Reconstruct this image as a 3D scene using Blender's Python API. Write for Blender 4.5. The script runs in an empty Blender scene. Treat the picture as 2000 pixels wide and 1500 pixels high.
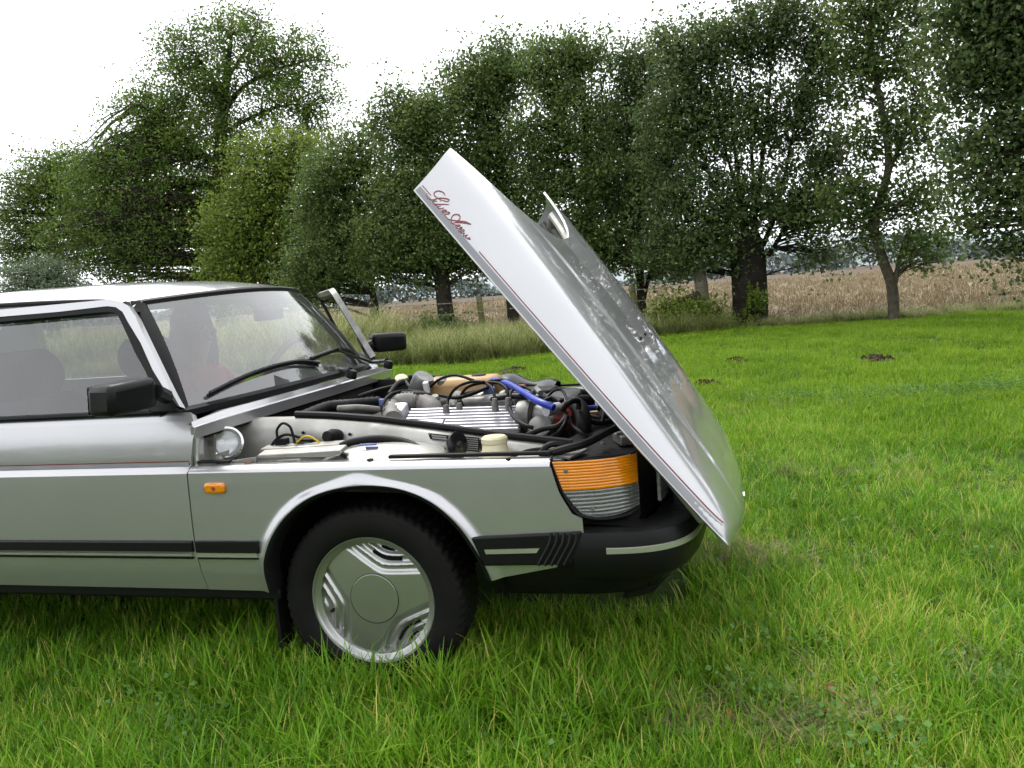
import bpy, bmesh, math, random
import numpy as np
from mathutils import Vector, Matrix

SC = bpy.context.scene
COL = SC.collection
rnd = random.Random(7)
RS = np.random.RandomState(11)
R = math.radians

# ------------------------------------------------------------------ camera
CAM = Vector((1.11958, -3.11352, 1.2457))
YAW, PITCH, ROLL = 0.25683, 0.11409, -0.07622
cam = bpy.data.cameras.new('camera')
cam.sensor_width = 36.0
cam.lens = 1604.35 / 2000 * 36.0
cam.clip_start = 0.05
cam.clip_end = 3000
camo = bpy.data.objects.new('camera', cam)
COL.objects.link(camo)
fwd = Vector((-math.sin(YAW) * math.cos(PITCH), math.cos(YAW) * math.cos(PITCH), -math.sin(PITCH)))
rgt = Vector((math.cos(YAW), math.sin(YAW), 0))
upv = rgt.cross(fwd)
r2 = rgt * math.cos(ROLL) + upv * math.sin(ROLL)
u2 = upv * math.cos(ROLL) - rgt * math.sin(ROLL)
camo.matrix_world = Matrix(((r2.x, u2.x, -fwd.x, CAM.x), (r2.y, u2.y, -fwd.y, CAM.y), (r2.z, u2.z, -fwd.z, CAM.z), (0, 0, 0, 1)))
SC.camera = camo

# ------------------------------------------------------------------ world: bright overcast
SUN_EL, SUN_AZ = R(56), R(318)
world = bpy.data.worlds.new('World')
SC.world = world
world.use_nodes = True
wn, wl = world.node_tree.nodes, world.node_tree.links
wn.clear()
sky = wn.new('ShaderNodeTexSky')
sky.sky_type = 'NISHITA'
sky.sun_disc = False
sky.sun_elevation = SUN_EL
sky.sun_rotation = SUN_AZ
sky.air_density = 1.0
sky.dust_density = 4.0
bw = wn.new('ShaderNodeRGBToBW')
wl.new(sky.outputs[0], bw.inputs[0])
tint = wn.new('ShaderNodeMix'); tint.data_type = 'RGBA'; tint.blend_type = 'MIX'
tint.inputs[0].default_value = 0.8
wl.new(bw.outputs[0], tint.inputs[6])
tint.inputs[7].default_value = (12.5, 12.8, 13.3, 1)      # the even cloud sheet
bg = wn.new('ShaderNodeBackground'); bg.inputs[1].default_value = 0.10
wl.new(tint.outputs[2], bg.inputs[0])
wo = wn.new('ShaderNodeOutputWorld')
wl.new(bg.outputs[0], wo.inputs[0])

sun = bpy.data.lights.new('sun', 'SUN')
sun.energy = 1.3
sun.angle = R(25)
sun.color = (1.0, 0.96, 0.9)
suno = bpy.data.objects.new('sun', sun)
COL.objects.link(suno)
sd = Vector((math.sin(SUN_AZ) * math.cos(SUN_EL), math.cos(SUN_AZ) * math.cos(SUN_EL), math.sin(SUN_EL)))
suno.rotation_euler = sd.to_track_quat('Z', 'Y').to_euler()

SC.view_settings.view_transform = 'Standard'
SC.view_settings.look = 'None'
SC.view_settings.exposure = 0.9
SC.view_settings.gamma = 1.0
SC.view_settings.use_curve_mapping = False
SC.render.engine = 'CYCLES'
SC.cycles.use_adaptive_sampling = True
SC.cycles.adaptive_threshold = 0.03
SC.cycles.max_bounces = 5
SC.cycles.diffuse_bounces = 2
SC.cycles.glossy_bounces = 4
SC.cycles.transparent_max_bounces = 24
SC.cycles.use_denoising = True

# ------------------------------------------------------------------ materials
MATS = {}
def nodes_of(name):
    m = bpy.data.materials.new(name); m.use_nodes = True
    nt = m.node_tree
    return m, nt.nodes, nt.links, nt.nodes['Principled BSDF']
def ramp(n, stops):
    r = n.new('ShaderNodeValToRGB')
    e = r.color_ramp.elements
    e[0].position, e[0].color = stops[0][0], (*stops[0][1], 1)
    e[1].position, e[1].color = stops[-1][0], (*stops[-1][1], 1)
    for p, c in stops[1:-1]:
        x = e.new(p); x.color = (*c, 1)
    return r
def mat(name, c1, c2=None, rough=0.5, metal=0.0, scale=6.0, bump=0.0, coat=0.0, spec=0.5, rough2=None, detail=5.0, coords='Object', ior=None):
    m, n, l, b = nodes_of(name)
    tc = n.new('ShaderNodeTexCoord')
    nz = n.new('ShaderNodeTexNoise'); nz.inputs['Scale'].default_value = scale; nz.inputs['Detail'].default_value = detail
    l.new(tc.outputs[coords], nz.inputs['Vector'])
    if c2 is None: c2 = tuple(x * 0.85 for x in c1)
    rp = ramp(n, [(0.3, c1), (0.7, c2)])
    l.new(nz.outputs['Fac'], rp.inputs[0]); l.new(rp.outputs[0], b.inputs['Base Color'])
    b.inputs['Metallic'].default_value = metal
    b.inputs['Specular IOR Level'].default_value = spec
    if ior: b.inputs['IOR'].default_value = ior
    b.inputs['Coat Weight'].default_value = coat
    b.inputs['Coat Roughness'].default_value = 0.04
    if rough2 is not None:
        mr = n.new('ShaderNodeMapRange'); mr.inputs[1].default_value = 0.35; mr.inputs[2].default_value = 0.65
        mr.inputs[3].default_value = rough; mr.inputs[4].default_value = rough2
        l.new(nz.outputs['Fac'], mr.inputs[0]); l.new(mr.outputs[0], b.inputs['Roughness'])
    else:
        b.inputs['Roughness'].default_value = rough
    if bump > 0:
        bp = n.new('ShaderNodeBump'); bp.inputs['Strength'].default_value = 1.0; bp.inputs['Distance'].default_value = bump
        nz2 = n.new('ShaderNodeTexNoise'); nz2.inputs['Scale'].default_value = scale * 6; nz2.inputs['Detail'].default_value = 4
        l.new(tc.outputs[coords], nz2.inputs['Vector'])
        l.new(nz2.outputs['Fac'], bp.inputs['Height']); l.new(bp.outputs[0], b.inputs['Normal'])
    MATS[name] = m
    return m
def leaf_mat(name, stops, trans=0.35, rough=0.45, inst=False):
    m, n, l, b = nodes_of(name)
    if inst:
        oi = n.new('ShaderNodeObjectInfo'); src = oi.outputs['Random']
        at = n.new('ShaderNodeAttribute'); at.attribute_name = 'tint'
        ad = n.new('ShaderNodeMath'); ad.operation = 'MULTIPLY_ADD'; ad.inputs[1].default_value = 0.45; 
        sc_ = n.new('ShaderNodeMath'); sc_.operation = 'MULTIPLY'; sc_.inputs[1].default_value = 0.55
        l.new(at.outputs['Fac'], sc_.inputs[0]); l.new(src, ad.inputs[0]); l.new(sc_.outputs[0], ad.inputs[2])
        ge = n.new('ShaderNodeNewGeometry'); pn = n.new('ShaderNodeTexNoise'); pn.inputs['Scale'].default_value = 0.9; pn.inputs['Detail'].default_value = 5
        l.new(ge.outputs['Position'], pn.inputs['Vector'])
        pm = n.new('ShaderNodeMath'); pm.operation = 'MULTIPLY_ADD'; pm.inputs[1].default_value = 1.0; pm.inputs[2].default_value = -0.48
        l.new(pn.outputs['Fac'], pm.inputs[0])
        a2 = n.new('ShaderNodeMath'); a2.operation = 'ADD'; l.new(ad.outputs[0], a2.inputs[0]); l.new(pm.outputs[0], a2.inputs[1]); src = a2.outputs[0]
    else:
        at = n.new('ShaderNodeAttribute'); at.attribute_name = 'tint'; src = at.outputs['Fac']
    rp = ramp(n, stops); l.new(src, rp.inputs[0]); l.new(rp.outputs[0], b.inputs['Base Color'])
    b.inputs['Roughness'].default_value = rough
    b.inputs['Specular IOR Level'].default_value = 0.2
    tr = n.new('ShaderNodeBsdfTranslucent'); l.new(rp.outputs[0], tr.inputs[0])
    mx = n.new('ShaderNodeMixShader'); mx.inputs[0].default_value = trans
    l.new(b.outputs[0], mx.inputs[1]); l.new(tr.outputs[0], mx.inputs[2])
    l.new(mx.outputs[0], n['Material Output'].inputs[0])
    MATS[name] = m
    return m

# ------------------------------------------------------------------ object helpers
def tag(o, label=None, cat=None, group=None, kind=None):
    if label: o['label'] = label
    if cat: o['category'] = cat
    if group: o['group'] = group
    if kind: o['kind'] = kind
    return o
def empty(name, loc=(0, 0, 0), parent=None):
    o = bpy.data.objects.new(name, None); o.empty_display_size = 0.2
    COL.objects.link(o); o.location = loc
    if parent: o.parent = parent
    return o
def mobj(name, V, Fc, m, parent=None, smooth=True, angle=35, solid=0.0, off=-1, bevel=0.0):
    me = bpy.data.meshes.new(name)
    me.from_pydata([tuple(map(float, v)) for v in V], [], [tuple(map(int, f)) for f in Fc])
    me.validate()
    if smooth:
        me.polygons.foreach_set('use_smooth', [True] * len(me.polygons))
        me.set_sharp_from_angle(angle=R(angle))
    me.materials.append(MATS[m] if isinstance(m, str) else m)
    o = bpy.data.objects.new(name, me); COL.objects.link(o)
    if parent: o.parent = parent
    if bevel > 0:
        b = o.modifiers.new('bevel', 'BEVEL'); b.width = bevel; b.segments = 2; b.limit_method = 'ANGLE'; b.angle_limit = R(40)
    if solid:
        s = o.modifiers.new('solid', 'SOLIDIFY'); s.thickness = solid; s.offset = off
        if smooth:
            e = o.modifiers.new('split', 'EDGE_SPLIT'); e.split_angle = R(max(angle, 25)); e.use_edge_sharp = True
    return o
def fast(name, V, Q, m, parent=None, tint=None, smooth=False):
    me = bpy.data.meshes.new(name)
    V = np.asarray(V, np.float32); Q = np.asarray(Q, np.int32); k = Q.shape[1]
    me.vertices.add(len(V)); me.vertices.foreach_set('co', V.ravel())
    me.loops.add(Q.size); me.loops.foreach_set('vertex_index', Q.ravel())
    me.polygons.add(len(Q)); me.polygons.foreach_set('loop_start', np.arange(0, Q.size, k, dtype=np.int32))
    me.polygons.foreach_set('loop_total', np.full(len(Q), k, np.int32))
    if smooth: me.polygons.foreach_set('use_smooth', np.ones(len(Q), bool))
    if tint is not None:
        a = me.attributes.new('tint', 'FLOAT', 'POINT'); a.data.foreach_set('value', np.asarray(tint, np.float32))
    me.update(calc_edges=True)
    me.materials.append(MATS[m])
    o = bpy.data.objects.new(name, me); COL.objects.link(o)
    if parent: o.parent = parent
    return o
class MB:                     # collects simple shapes for ONE part
    def __init__(s): s.V = []; s.F = []
    def add(s, V, F_):
        k = len(s.V); s.V += [tuple(v) for v in V]; s.F += [tuple(i + k for i in f) for f in F_]; return s
    def box(s, c, d, rz=0, ry=0, rx=0):
        M = Matrix.Rotation(rz, 3, 'Z') @ Matrix.Rotation(ry, 3, 'Y') @ Matrix.Rotation(rx, 3, 'X')
        P = [Vector(c) + M @ Vector((sx * d[0] / 2, sy * d[1] / 2, sz * d[2] / 2)) for sx in (-1, 1) for sy in (-1, 1) for sz in (-1, 1)]
        return s.add(P, [(0, 1, 3, 2), (4, 6, 7, 5), (0, 4, 5, 1), (2, 3, 7, 6), (0, 2, 6, 4), (1, 5, 7, 3)])
    def tube(s, path, r, n=8, caps=True, cr=0):
        P = smooth_path(path, cr) if cr else [Vector(p) for p in path]
        m = len(P); rr = r if isinstance(r, (list, tuple)) else [r] * m
        if len(rr) != m: rr = list(np.interp(np.linspace(0, 1, m), np.linspace(0, 1, len(rr)), rr))
        V = []; up = None
        for i, p in enumerate(P):
            t = (P[min(i + 1, m - 1)] - P[max(i - 1, 0)]).normalized()
            if up is None:
                up = Vector((0, 0, 1)) if abs(t.z) < 0.9 else Vector((1, 0, 0))
            a = t.cross(up).normalized(); b = a.cross(t).normalized(); up = b
            for k in range(n):
                an = 2 * math.pi * k / n
                V.append(p + (a * math.cos(an) + b * math.sin(an)) * rr[i])
        Fc = [(i * n + k, i * n + (k + 1) % n, (i + 1) * n + (k + 1) % n, (i + 1) * n + k) for i in range(m - 1) for k in range(n)]
        if caps: Fc += [tuple(range(n))[::-1], tuple((m - 1) * n + k for k in range(n))]
        return s.add(V, Fc)
    def lathe(s, prof, c, axis, n=24, cap=True):      # prof: (r, t) along the axis
        ax = Vector(axis).normalized()
        a = ax.cross(Vector((0, 0, 1)) if abs(ax.z) < 0.9 else Vector((1, 0, 0))).normalized(); b = ax.cross(a)
        V = [Vector(c) + ax * t + (a * math.cos(2 * math.pi * k / n) + b * math.sin(2 * math.pi * k / n)) * r for r, t in prof for k in range(n)]
        m = len(prof)
        Fc = [(i * n + k, i * n + (k + 1) % n, (i + 1) * n + (k + 1) % n, (i + 1) * n + k) for i in range(m - 1) for k in range(n)]
        if cap: Fc += [tuple(range(n))[::-1], tuple((m - 1) * n + k for k in range(n))]
        return s.add(V, Fc)
    def grid(s, fn, nu, nv):
        V = [fn(i / (nu - 1), j / (nv - 1)) for i in range(nu) for j in range(nv)]
        return s.add(V, [(i * nv + j, (i + 1) * nv + j, (i + 1) * nv + j + 1, i * nv + j + 1) for i in range(nu - 1) for j in range(nv - 1)])
    def prism(s, poly, d):          # closed outline extruded along vector d
        n = len(poly); d = Vector(d)
        V = [Vector(p) for p in poly] + [Vector(p) + d for p in poly]
        return s.add(V, [tuple(range(n))[::-1], tuple(range(n, 2 * n))] + [(i, (i + 1) % n, (i + 1) % n + n, i + n) for i in range(n)])
    def make(s, name, m, parent=None, **k): return mobj(name, s.V, s.F, m, parent, **k)
def smooth_path(pts, k=6):
    P = [Vector(p) for p in pts]
    if len(P) < 3: return P
    out = []
    for i in range(len(P) - 1):
        p0, p1, p2, p3 = P[max(i - 1, 0)], P[i], P[i + 1], P[min(i + 2, len(P) - 1)]
        for j in range(k):
            t = j / k
            out.append(0.5 * ((2 * p1) + (p2 - p0) * t + (2 * p0 - 5 * p1 + 4 * p2 - p3) * t * t + (3 * p1 - p0 - 3 * p2 + p3) * t ** 3))
    out.append(P[-1])
    return out
def copy_tree(o, parent=None):
    c = o.copy(); COL.objects.link(c); c.parent = parent
    for ch in list(o.children): copy_tree(ch, c)
    return c
def scatter(name, P, rz, scl, idx, protos, tilt=None):
    """ONE object whose points carry instances of the prototype meshes."""
    me = bpy.data.meshes.new(name)
    P = np.asarray(P, np.float32)
    me.vertices.add(len(P)); me.vertices.foreach_set('co', P.ravel())
    rot = np.zeros((len(P), 3), np.float32); rot[:, 2] = rz
    if tilt is not None: rot[:, :2] = tilt
    a = me.attributes.new('rot', 'FLOAT_VECTOR', 'POINT'); a.data.foreach_set('vector', rot.ravel())
    a = me.attributes.new('scl', 'FLOAT', 'POINT'); a.data.foreach_set('value', np.asarray(scl, np.float32))
    a = me.attributes.new('idx', 'INT', 'POINT'); a.data.foreach_set('value', np.asarray(idx, np.int32))
    o = bpy.data.objects.new(name, me); COL.objects.link(o)
    c = bpy.data.collections.new(name + '_protos')
    for q in protos:
        if q.name in COL.objects: COL.objects.unlink(q)
        c.objects.link(q)
    g = bpy.data.node_groups.new(name + '_scatter', 'GeometryNodeTree')
    g.interface.new_socket('Geometry', in_out='INPUT', socket_type='NodeSocketGeometry')
    g.interface.new_socket('Geometry', in_out='OUTPUT', socket_type='NodeSocketGeometry')
    n, l = g.nodes, g.links
    gi, go = n.new('NodeGroupInput'), n.new('NodeGroupOutput')
    mp = n.new('GeometryNodeMeshToPoints')
    ip = n.new('GeometryNodeInstanceOnPoints'); ci = n.new('GeometryNodeCollectionInfo')
    ci.inputs[0].default_value = c; ci.inputs[1].default_value = True; ci.inputs[2].default_value = True
    def att(nm, ty):
        q = n.new('GeometryNodeInputNamedAttribute'); q.data_type = ty; q.inputs[0].default_value = nm; return q.outputs[0]
    l.new(gi.outputs[0], mp.inputs[0]); l.new(mp.outputs[0], ip.inputs['Points'])
    l.new(ci.outputs[0], ip.inputs['Instance']); ip.inputs['Pick Instance'].default_value = True
    l.new(att('idx', 'INT'), ip.inputs['Instance Index'])
    l.new(att('rot', 'FLOAT_VECTOR'), ip.inputs['Rotation']); l.new(att('scl', 'FLOAT'), ip.inputs['Scale'])
    l.new(ip.outputs[0], go.inputs[0])
    md = o.modifiers.new('scatter', 'NODES'); md.node_group = g
    return o

# ================================================================== SETTING
mat('soil_stubble', (0.145, 0.115, 0.08), (0.08, 0.06, 0.045), rough=0.95, scale=3.0, bump=0.03, spec=0.1, detail=8)
mat('lawn_base', (0.03, 0.065, 0.01), (0.05, 0.07, 0.018), rough=0.95, scale=2.5, bump=0.02, spec=0.1, detail=8)
mat('mole_soil', (0.075, 0.052, 0.035), (0.035, 0.024, 0.017), rough=1.0, scale=14, bump=0.01, spec=0.1)
mat('bark', (0.055, 0.047, 0.038), (0.024, 0.020, 0.017), rough=0.95, scale=9, bump=0.025, spec=0.1)
mat('bark_pollard', (0.040, 0.034, 0.028), (0.016, 0.014, 0.012), rough=0.95, scale=6, bump=0.05, spec=0.1)
mat('bark_pale', (0.13, 0.11, 0.08), (0.055, 0.05, 0.04), rough=0.95, scale=8, bump=0.02, spec=0.1)
mat('mossy_post', (0.15, 0.17, 0.05), (0.10, 0.085, 0.05), rough=0.95, scale=8, bump=0.008, spec=0.1)
mat('grey_post', (0.20, 0.185, 0.14), (0.11, 0.10, 0.08), rough=0.95, scale=8, bump=0.008, spec=0.1)
mat('wire', (0.30, 0.30, 0.30), (0.14, 0.12, 0.10), rough=0.5, metal=0.6)
mat('far_wood_hazed', (0.20, 0.235, 0.225), (0.145, 0.175, 0.165), rough=1.0, scale=0.15, spec=0.0)  # distance haze is painted into this pale grey green
mat('far_hill_hazed', (0.36, 0.39, 0.40), (0.31, 0.345, 0.35), rough=1.0, scale=0.02, spec=0.0)  # paler still: the haze of the air is put into the colour
leaf_mat('leaf_alder', [(0.0, (0.048, 0.087, 0.025)), (0.5, (0.109, 0.167, 0.043)), (1.0, (0.212, 0.275, 0.079))], trans=0.45)
leaf_mat('leaf_dark', [(0.0, (0.042, 0.077, 0.029)), (0.5, (0.094, 0.139, 0.044)), (1.0, (0.181, 0.233, 0.078))], trans=0.42)
leaf_mat('leaf_oak', [(0.0, (0.044, 0.084, 0.016)), (0.5, (0.100, 0.167, 0.026)), (0.93, (0.177, 0.259, 0.052)), (1.0, (0.314, 0.224, 0.060))], trans=0.45)
leaf_mat('leaf_yellowish', [(0.0, (0.062, 0.106, 0.016)), (0.5, (0.150, 0.221, 0.030)), (1.0, (0.265, 0.318, 0.059))], trans=0.4)
leaf_mat('leaf_pale', [(0.0, (0.087, 0.131, 0.072)), (1.0, (0.189, 0.246, 0.145))], trans=0.3)
leaf_mat('grass_blade', [(0.0, (0.038, 0.109, 0.007)), (0.4, (0.103, 0.246, 0.009)), (0.75, (0.184, 0.361, 0.018)), (0.93, (0.299, 0.435, 0.040)), (1.0, (0.516, 0.490, 0.119))], trans=0.4, rough=0.4, inst=True)
leaf_mat('grass_far', [(0.0, (0.084, 0.178, 0.008)), (0.5, (0.162, 0.291, 0.014)), (1.0, (0.291, 0.388, 0.035))], trans=0.45, rough=0.5, inst=True)
leaf_mat('grass_tall', [(0.0, (0.06, 0.10, 0.02)), (0.5, (0.17, 0.21, 0.055)), (1.0, (0.42, 0.40, 0.19))], trans=0.35, rough=0.55, inst=True)
leaf_mat('straw', [(0.0, (0.108, 0.082, 0.048)), (0.5, (0.225, 0.176, 0.100)), (1.0, (0.414, 0.344, 0.216))], trans=0.2, rough=0.6, inst=True)
leaf_mat('clover', [(0.0, (0.035, 0.11, 0.015)), (1.0, (0.12, 0.24, 0.05))], trans=0.3, rough=0.5, inst=True)
leaf_mat('dry_leaf', [(0.0, (0.20, 0.06, 0.025)), (1.0, (0.30, 0.12, 0.05))], trans=0.2, rough=0.6)

# ground sheets
def lawn_edge(x):
    return float(np.interp(x, [-60, -4.3, -2.5, -1.2, -0.1, 2, 4.6, 9, 60], [10.6, 10.6, 11.0, 13.2, 15.0, 15.5, 15.7, 15.6, 14.5]))
def sheet(name, xs, ys, zf, m):
    V = [(x, y, zf(x, y)) for x in xs for y in ys]; k = len(ys)
    o = mobj(name, V, [(i * k + j, (i + 1) * k + j, (i + 1) * k + j + 1, i * k + j + 1) for i in range(len(xs) - 1) for j in range(k - 1)], m)
    return tag(o, kind='structure')
mobj_ = sheet('ground', np.linspace(-1500, 1500, 5), np.linspace(-1500, 1500, 5), lambda x, y: -0.05, 'soil_stubble')
def lawn_z(x, y):
    d = max(0.0, math.hypot(x + 1.2, y) - 3.0)
    return min(1, d / 3) * (0.03 * math.sin(x * 1.1 + 0.4) * math.sin(y * 0.8 + 1.0) + 0.015 * math.sin(x * 2.7 + y * 1.9))
sheet('lawn', np.linspace(-40, 40, 161), np.concatenate([np.linspace(-40, -4, 19), np.linspace(-3.5, 16.2, 60)]), lawn_z, 'lawn_base')
def field_z(x, y):
    return 0.02 + 0.035 * math.sin(y * 4.2 + 0.3 * math.sin(x)) * (1 if y < 60 else 0) 
sheet('stubble_field', np.linspace(-70, 80, 61), np.concatenate([np.linspace(16.3, 40, 160), np.linspace(42, 220, 40)]), field_z, 'soil_stubble')

# ---- far hill and far wood
V = []; xs = np.linspace(-420, 520, 95)
for x in xs:
    h = 11 + 4.5 * math.sin(x * 0.011 + 1) + 2 * math.sin(x * 0.037)
    V += [(x, 420, -1), (x, 430, h * 0.6), (x, 470, h), (x, 560, h * 0.9)]
tag(mobj('hill', V, [(i * 4 + j, i * 4 + 4 + j, i * 4 + 5 + j, i * 4 + 1 + j) for i in range(len(xs) - 1) for j in range(3)], 'far_hill_hazed'), kind='structure')
nq = 26000
cx = RS.uniform(-230, 260, nq); top = 4.2 + 2.4 * np.sin(cx * 0.05) + 1.6 * np.sin(cx * 0.17 + 1) + 0.9 * np.sin(cx * 0.6)
cz = RS.uniform(0, 1, nq) ** 0.7 * top; cy = 205 + RS.uniform(-6, 6, nq) + cx * 0.04
def leaf_quads(C, size, jitter=0.35, up=0.35, asp=0.62):
    n = len(C)
    d = RS.normal(size=(n, 3)); d /= np.linalg.norm(d, axis=1)[:, None]
    nrm = RS.normal(size=(n, 3)); nrm[:, 2] += up; nrm /= np.linalg.norm(nrm, axis=1)[:, None]
    d = d - (d * nrm).sum(1)[:, None] * nrm; d /= np.maximum(np.linalg.norm(d, axis=1), 1e-6)[:, None]
    e = np.cross(nrm, d)
    s = (np.asarray(size) * (1 + jitter * RS.uniform(-1, 1, n)))[:, None]
    fold = nrm * s * 0.12
    P = np.stack([C - d * s * 0.5, C + e * s * asp * 0.5 - fold + d * s * .06, C + d * s * 0.5, C - e * s * asp * 0.5 - fold + d * s * .06], 1).reshape(-1, 3)
    return P, np.arange(4 * n).reshape(n, 4)
P_, Q_ = leaf_quads(np.stack([cx, cy, cz], 1), 1.3)
tag(fast('distant_wood', P_, Q_, 'far_wood_hazed'), 'hazy grey green wood far beyond the stubble field', 'wood', kind='stuff')

nq = 16000
cx = RS.uniform(-60, 60, nq); top = 7.5 + 1.6 * np.sin(cx * 0.21) + 1.1 * np.sin(cx * 0.55 + 1) + 0.5 * np.sin(cx * 1.7)
P_, Q_ = leaf_quads(np.stack([cx, -34 + RS.uniform(-2, 2, nq), RS.uniform(0, 1, nq) * top], 1), 0.75)
tag(fast('treeline', P_, Q_, 'leaf_dark', tint=RS.uniform(0, 1, 4 * nq)), 'row of leafy trees far behind the viewer, mirrored in the paint', 'wood', kind='stuff')

# ------------------------------------------------------------------ trees
LEAFK = 2.0
def tree(name, label, base, trunk, r0, lobes, n_leaf, size, lm, bark='bark', per=42, spread=0.42, ry=0.8, group=None, stems=None, twigs=0.5, r1=0.03, cat='tree', dens=1.0):
    """trunk: list of points from the base upward; lobes: (x, y, z, rx, rz) of the crown"""
    twigs = max(twigs, 0.85); size *= 0.92; n_leaf = int(n_leaf * LEAFK * dens); root = empty(name, base)
    tag(root, label, cat, group)
    B0 = Vector(base)
    loc = lambda p: (p[0] - B0.x, p[1] - B0.y, p[2] - B0.z)
    L = np.array(lobes)
    vol = L[:, 3] ** 2 * L[:, 4] * ry; vol = vol ** 0.75; vol /= vol.sum()
    spread = spread * 0.72; k = max(8, n_leaf // per)
    li = RS.choice(len(L), k, p=vol)
    q = RS.normal(size=(k, 3)); q /= np.linalg.norm(q, axis=1)[:, None]
    q *= (RS.uniform(0.02, 1.03, k) ** 0.45)[:, None]
    C = L[li, :3] + q * np.stack([L[li, 3], L[li, 3] * ry, L[li, 4]], 1)
    # trunk and limbs
    mb = MB()
    tp = smooth_path(trunk, 5)
    rr = list(np.linspace(1, 0, len(tp)) ** 0.8 * (r0 - r1) + r1)
    rr[0] *= 1.25
    mb.tube([loc(p) for p in tp], rr, n=10)
    paths = [tp]
    for st in (stems or []):
        sp = smooth_path(st[1:], 5)
        mb.tube([loc(p) for p in sp], [st[0], st[0] * 0.75, st[0] * 0.45, 0.014], n=7); paths.append(sp)
    allp = np.array([tuple(p) for pp in paths for p in pp[2:]])
    for c in C[: int(k * twigs)]:
        d = np.linalg.norm((allp - c) * [1, 1, 1.6] + [0, 0, 0.5], axis=1)
        s = Vector(allp[d.argmin()]); e = Vector(c); ln = (e - s).length
        if ln < 0.2: continue
        m1 = s.lerp(e, 0.4) + Vector((rnd.uniform(-1, 1), rnd.uniform(-1, 1), rnd.uniform(0.1, 1.0))) * ln * 0.10
        m2 = s.lerp(e, 0.75) + Vector((rnd.uniform(-1, 1), rnd.uniform(-1, 1), rnd.uniform(0, 1))) * ln * 0.08
        w = 0.010 + 0.011 * ln
        mb.tube([loc(s), loc(m1), loc(m2), loc(e)], [w, w * 0.7, w * 0.45, 0.006], n=5, caps=False)
    mb.make('trunk', bark, root, angle=60)
    # leaves
    per_c = RS.poisson(per, k)
    ci = np.repeat(np.arange(k), per_c)
    off = np.clip(RS.normal(size=(len(ci), 3)), -1.7, 1.7) * spread * RS.uniform(0.6, 1.25, k)[ci][:, None]
    tall_ = RS.uniform(0.45, 1.0, k); tall_[RS.uniform(0, 1, k) < 0.18] = 1.9
    off[:, 2] *= tall_[ci]; off[:, :2] *= np.where(tall_ > 1.5, 0.45, 1.0)[ci][:, None]
    X = C[ci] + off
    shade = RS.uniform(0.1, 0.75, k)[ci] + RS.uniform(-0.25, 0.3, len(ci))
    P, Q = leaf_quads(X - np.array(base), size)
    fast('crown', P, Q, lm, root, tint=np.repeat(np.clip(shade, 0, 1), 4))
    return root
ROW = 'alder trees in the row along the fence'
tree('oak_tree', 'tallest tree with open upper branches, above the car roof', (-20.728,30,1.439), [(-20.85,30,0.515), (-20.759,30,4.205), (-20.1,30,8.191), (-19.611,30,10.331), (-19.241,30,11.799), (-18.902,30,13.037)], 0.42,
     [(-18.801,30,13.235,1.99,1.106), (-21.283,30,12.842,1.577,1.127), (-16.729,30,11.982,1.969,1.313), (-18.895,30,11.537,2.893,1.335), (-14.729,30,11.554,0.756,0.475), (-16.219,30,10.111,2.083,1.206), (-16.006,30,8.803,1.539,0.99), (-21.826,30,10.835,2.504,1.366),
      (-23.323,30,9.684,2.539,1.846), (-19.984,30,9.062,2.486,1.808), (-25.649,30,7.896,2.593,1.886), (-22.65,30,6.893,3.939,2.549), (-26.775,30,5.2,3.112,2.155), (-23.036,30,4.17,4.217,2.108), (-19.171,30,5.419,2.727,2.5), (-19.512,30,2.733,2.757,1.378)],
     56000, 0.135, 'leaf_oak', spread=0.5, twigs=0.25, per=50,
     stems=[(0.13, (-19.668,30,9.902), (-18.605,30,10.851), (-16.924,30,11.374), (-14.971,30,11.525)), (0.11, (-19.662,30,10.338), (-20.175,30,11.493), (-20.691,30,12.433), (-20.984,30,13.125)), (0.10, (-19.934,30,9.056), (-18.135,30,9.602), (-16.618,30,9.842), (-15.669,30,9.616)), (0.08, (-19.296,30,11.375), (-18.294,30,12.31), (-17.701,30,13.073), (-17.502,30,13.675)), (0.14, (-20.187,30,7.534), (-22.041,30,9.306), (-23.227,30,10.345), (-24.223,30,10.919))])
tree('oak_tree', 'lower tree at the edge of the photo, left of the tallest tree', (-32.924,33,1.886), [(-33.15,33,0.548), (-32.364,33,4.248), (-32.316,33,7.397), (-31.461,33,9.631)], 0.32,
     [(-32.256,33,8.689,2.372,1.581), (-34.206,33,6.791,2.143,2.143), (-30.597,33,7.228,2.096,2.357), (-32.87,33,5.085,2.67,1.602), (-30.308,33,8.993,1.301,1.041)],
     15000, 0.14, 'leaf_oak', spread=0.5)
tree('leafy_bush', 'low pale green bush above the rear of the car roof', (-26.884,26,1.581), [(-26.958,26,1.148), (-26.774,26,2.226), (-26.48,26,3.178)], 0.1,
     [(-26.74,26,3.198,1.734,0.976), (-25.537,26,2.57,1.292,0.861), (-28.149,26,2.76,0.877,0.768)], 5000, 0.11, 'leaf_pale', spread=0.3, cat='bush')
tree('leafy_tree', 'yellowish green tree beside the tallest tree, behind the windscreen', (-15.719,25,0.903), [(-15.791,25,0.321), (-15.59,25,2.831), (-14.993,25,5.059), (-14.955,25,7.108)], 0.22,
     [(-15.045,25,6.375,1.807,1.521), (-15.748,25,4.184,2.121,1.928), (-13.546,25,6.58,1.126,0.938), (-16.616,25,2.525,1.758,1.172), (-14.251,25,2.342,1.342,1.151), (-13.572,25,4.547,1.135,1.513)],
     17000, 0.13, 'leaf_yellowish', spread=0.42)
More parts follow.
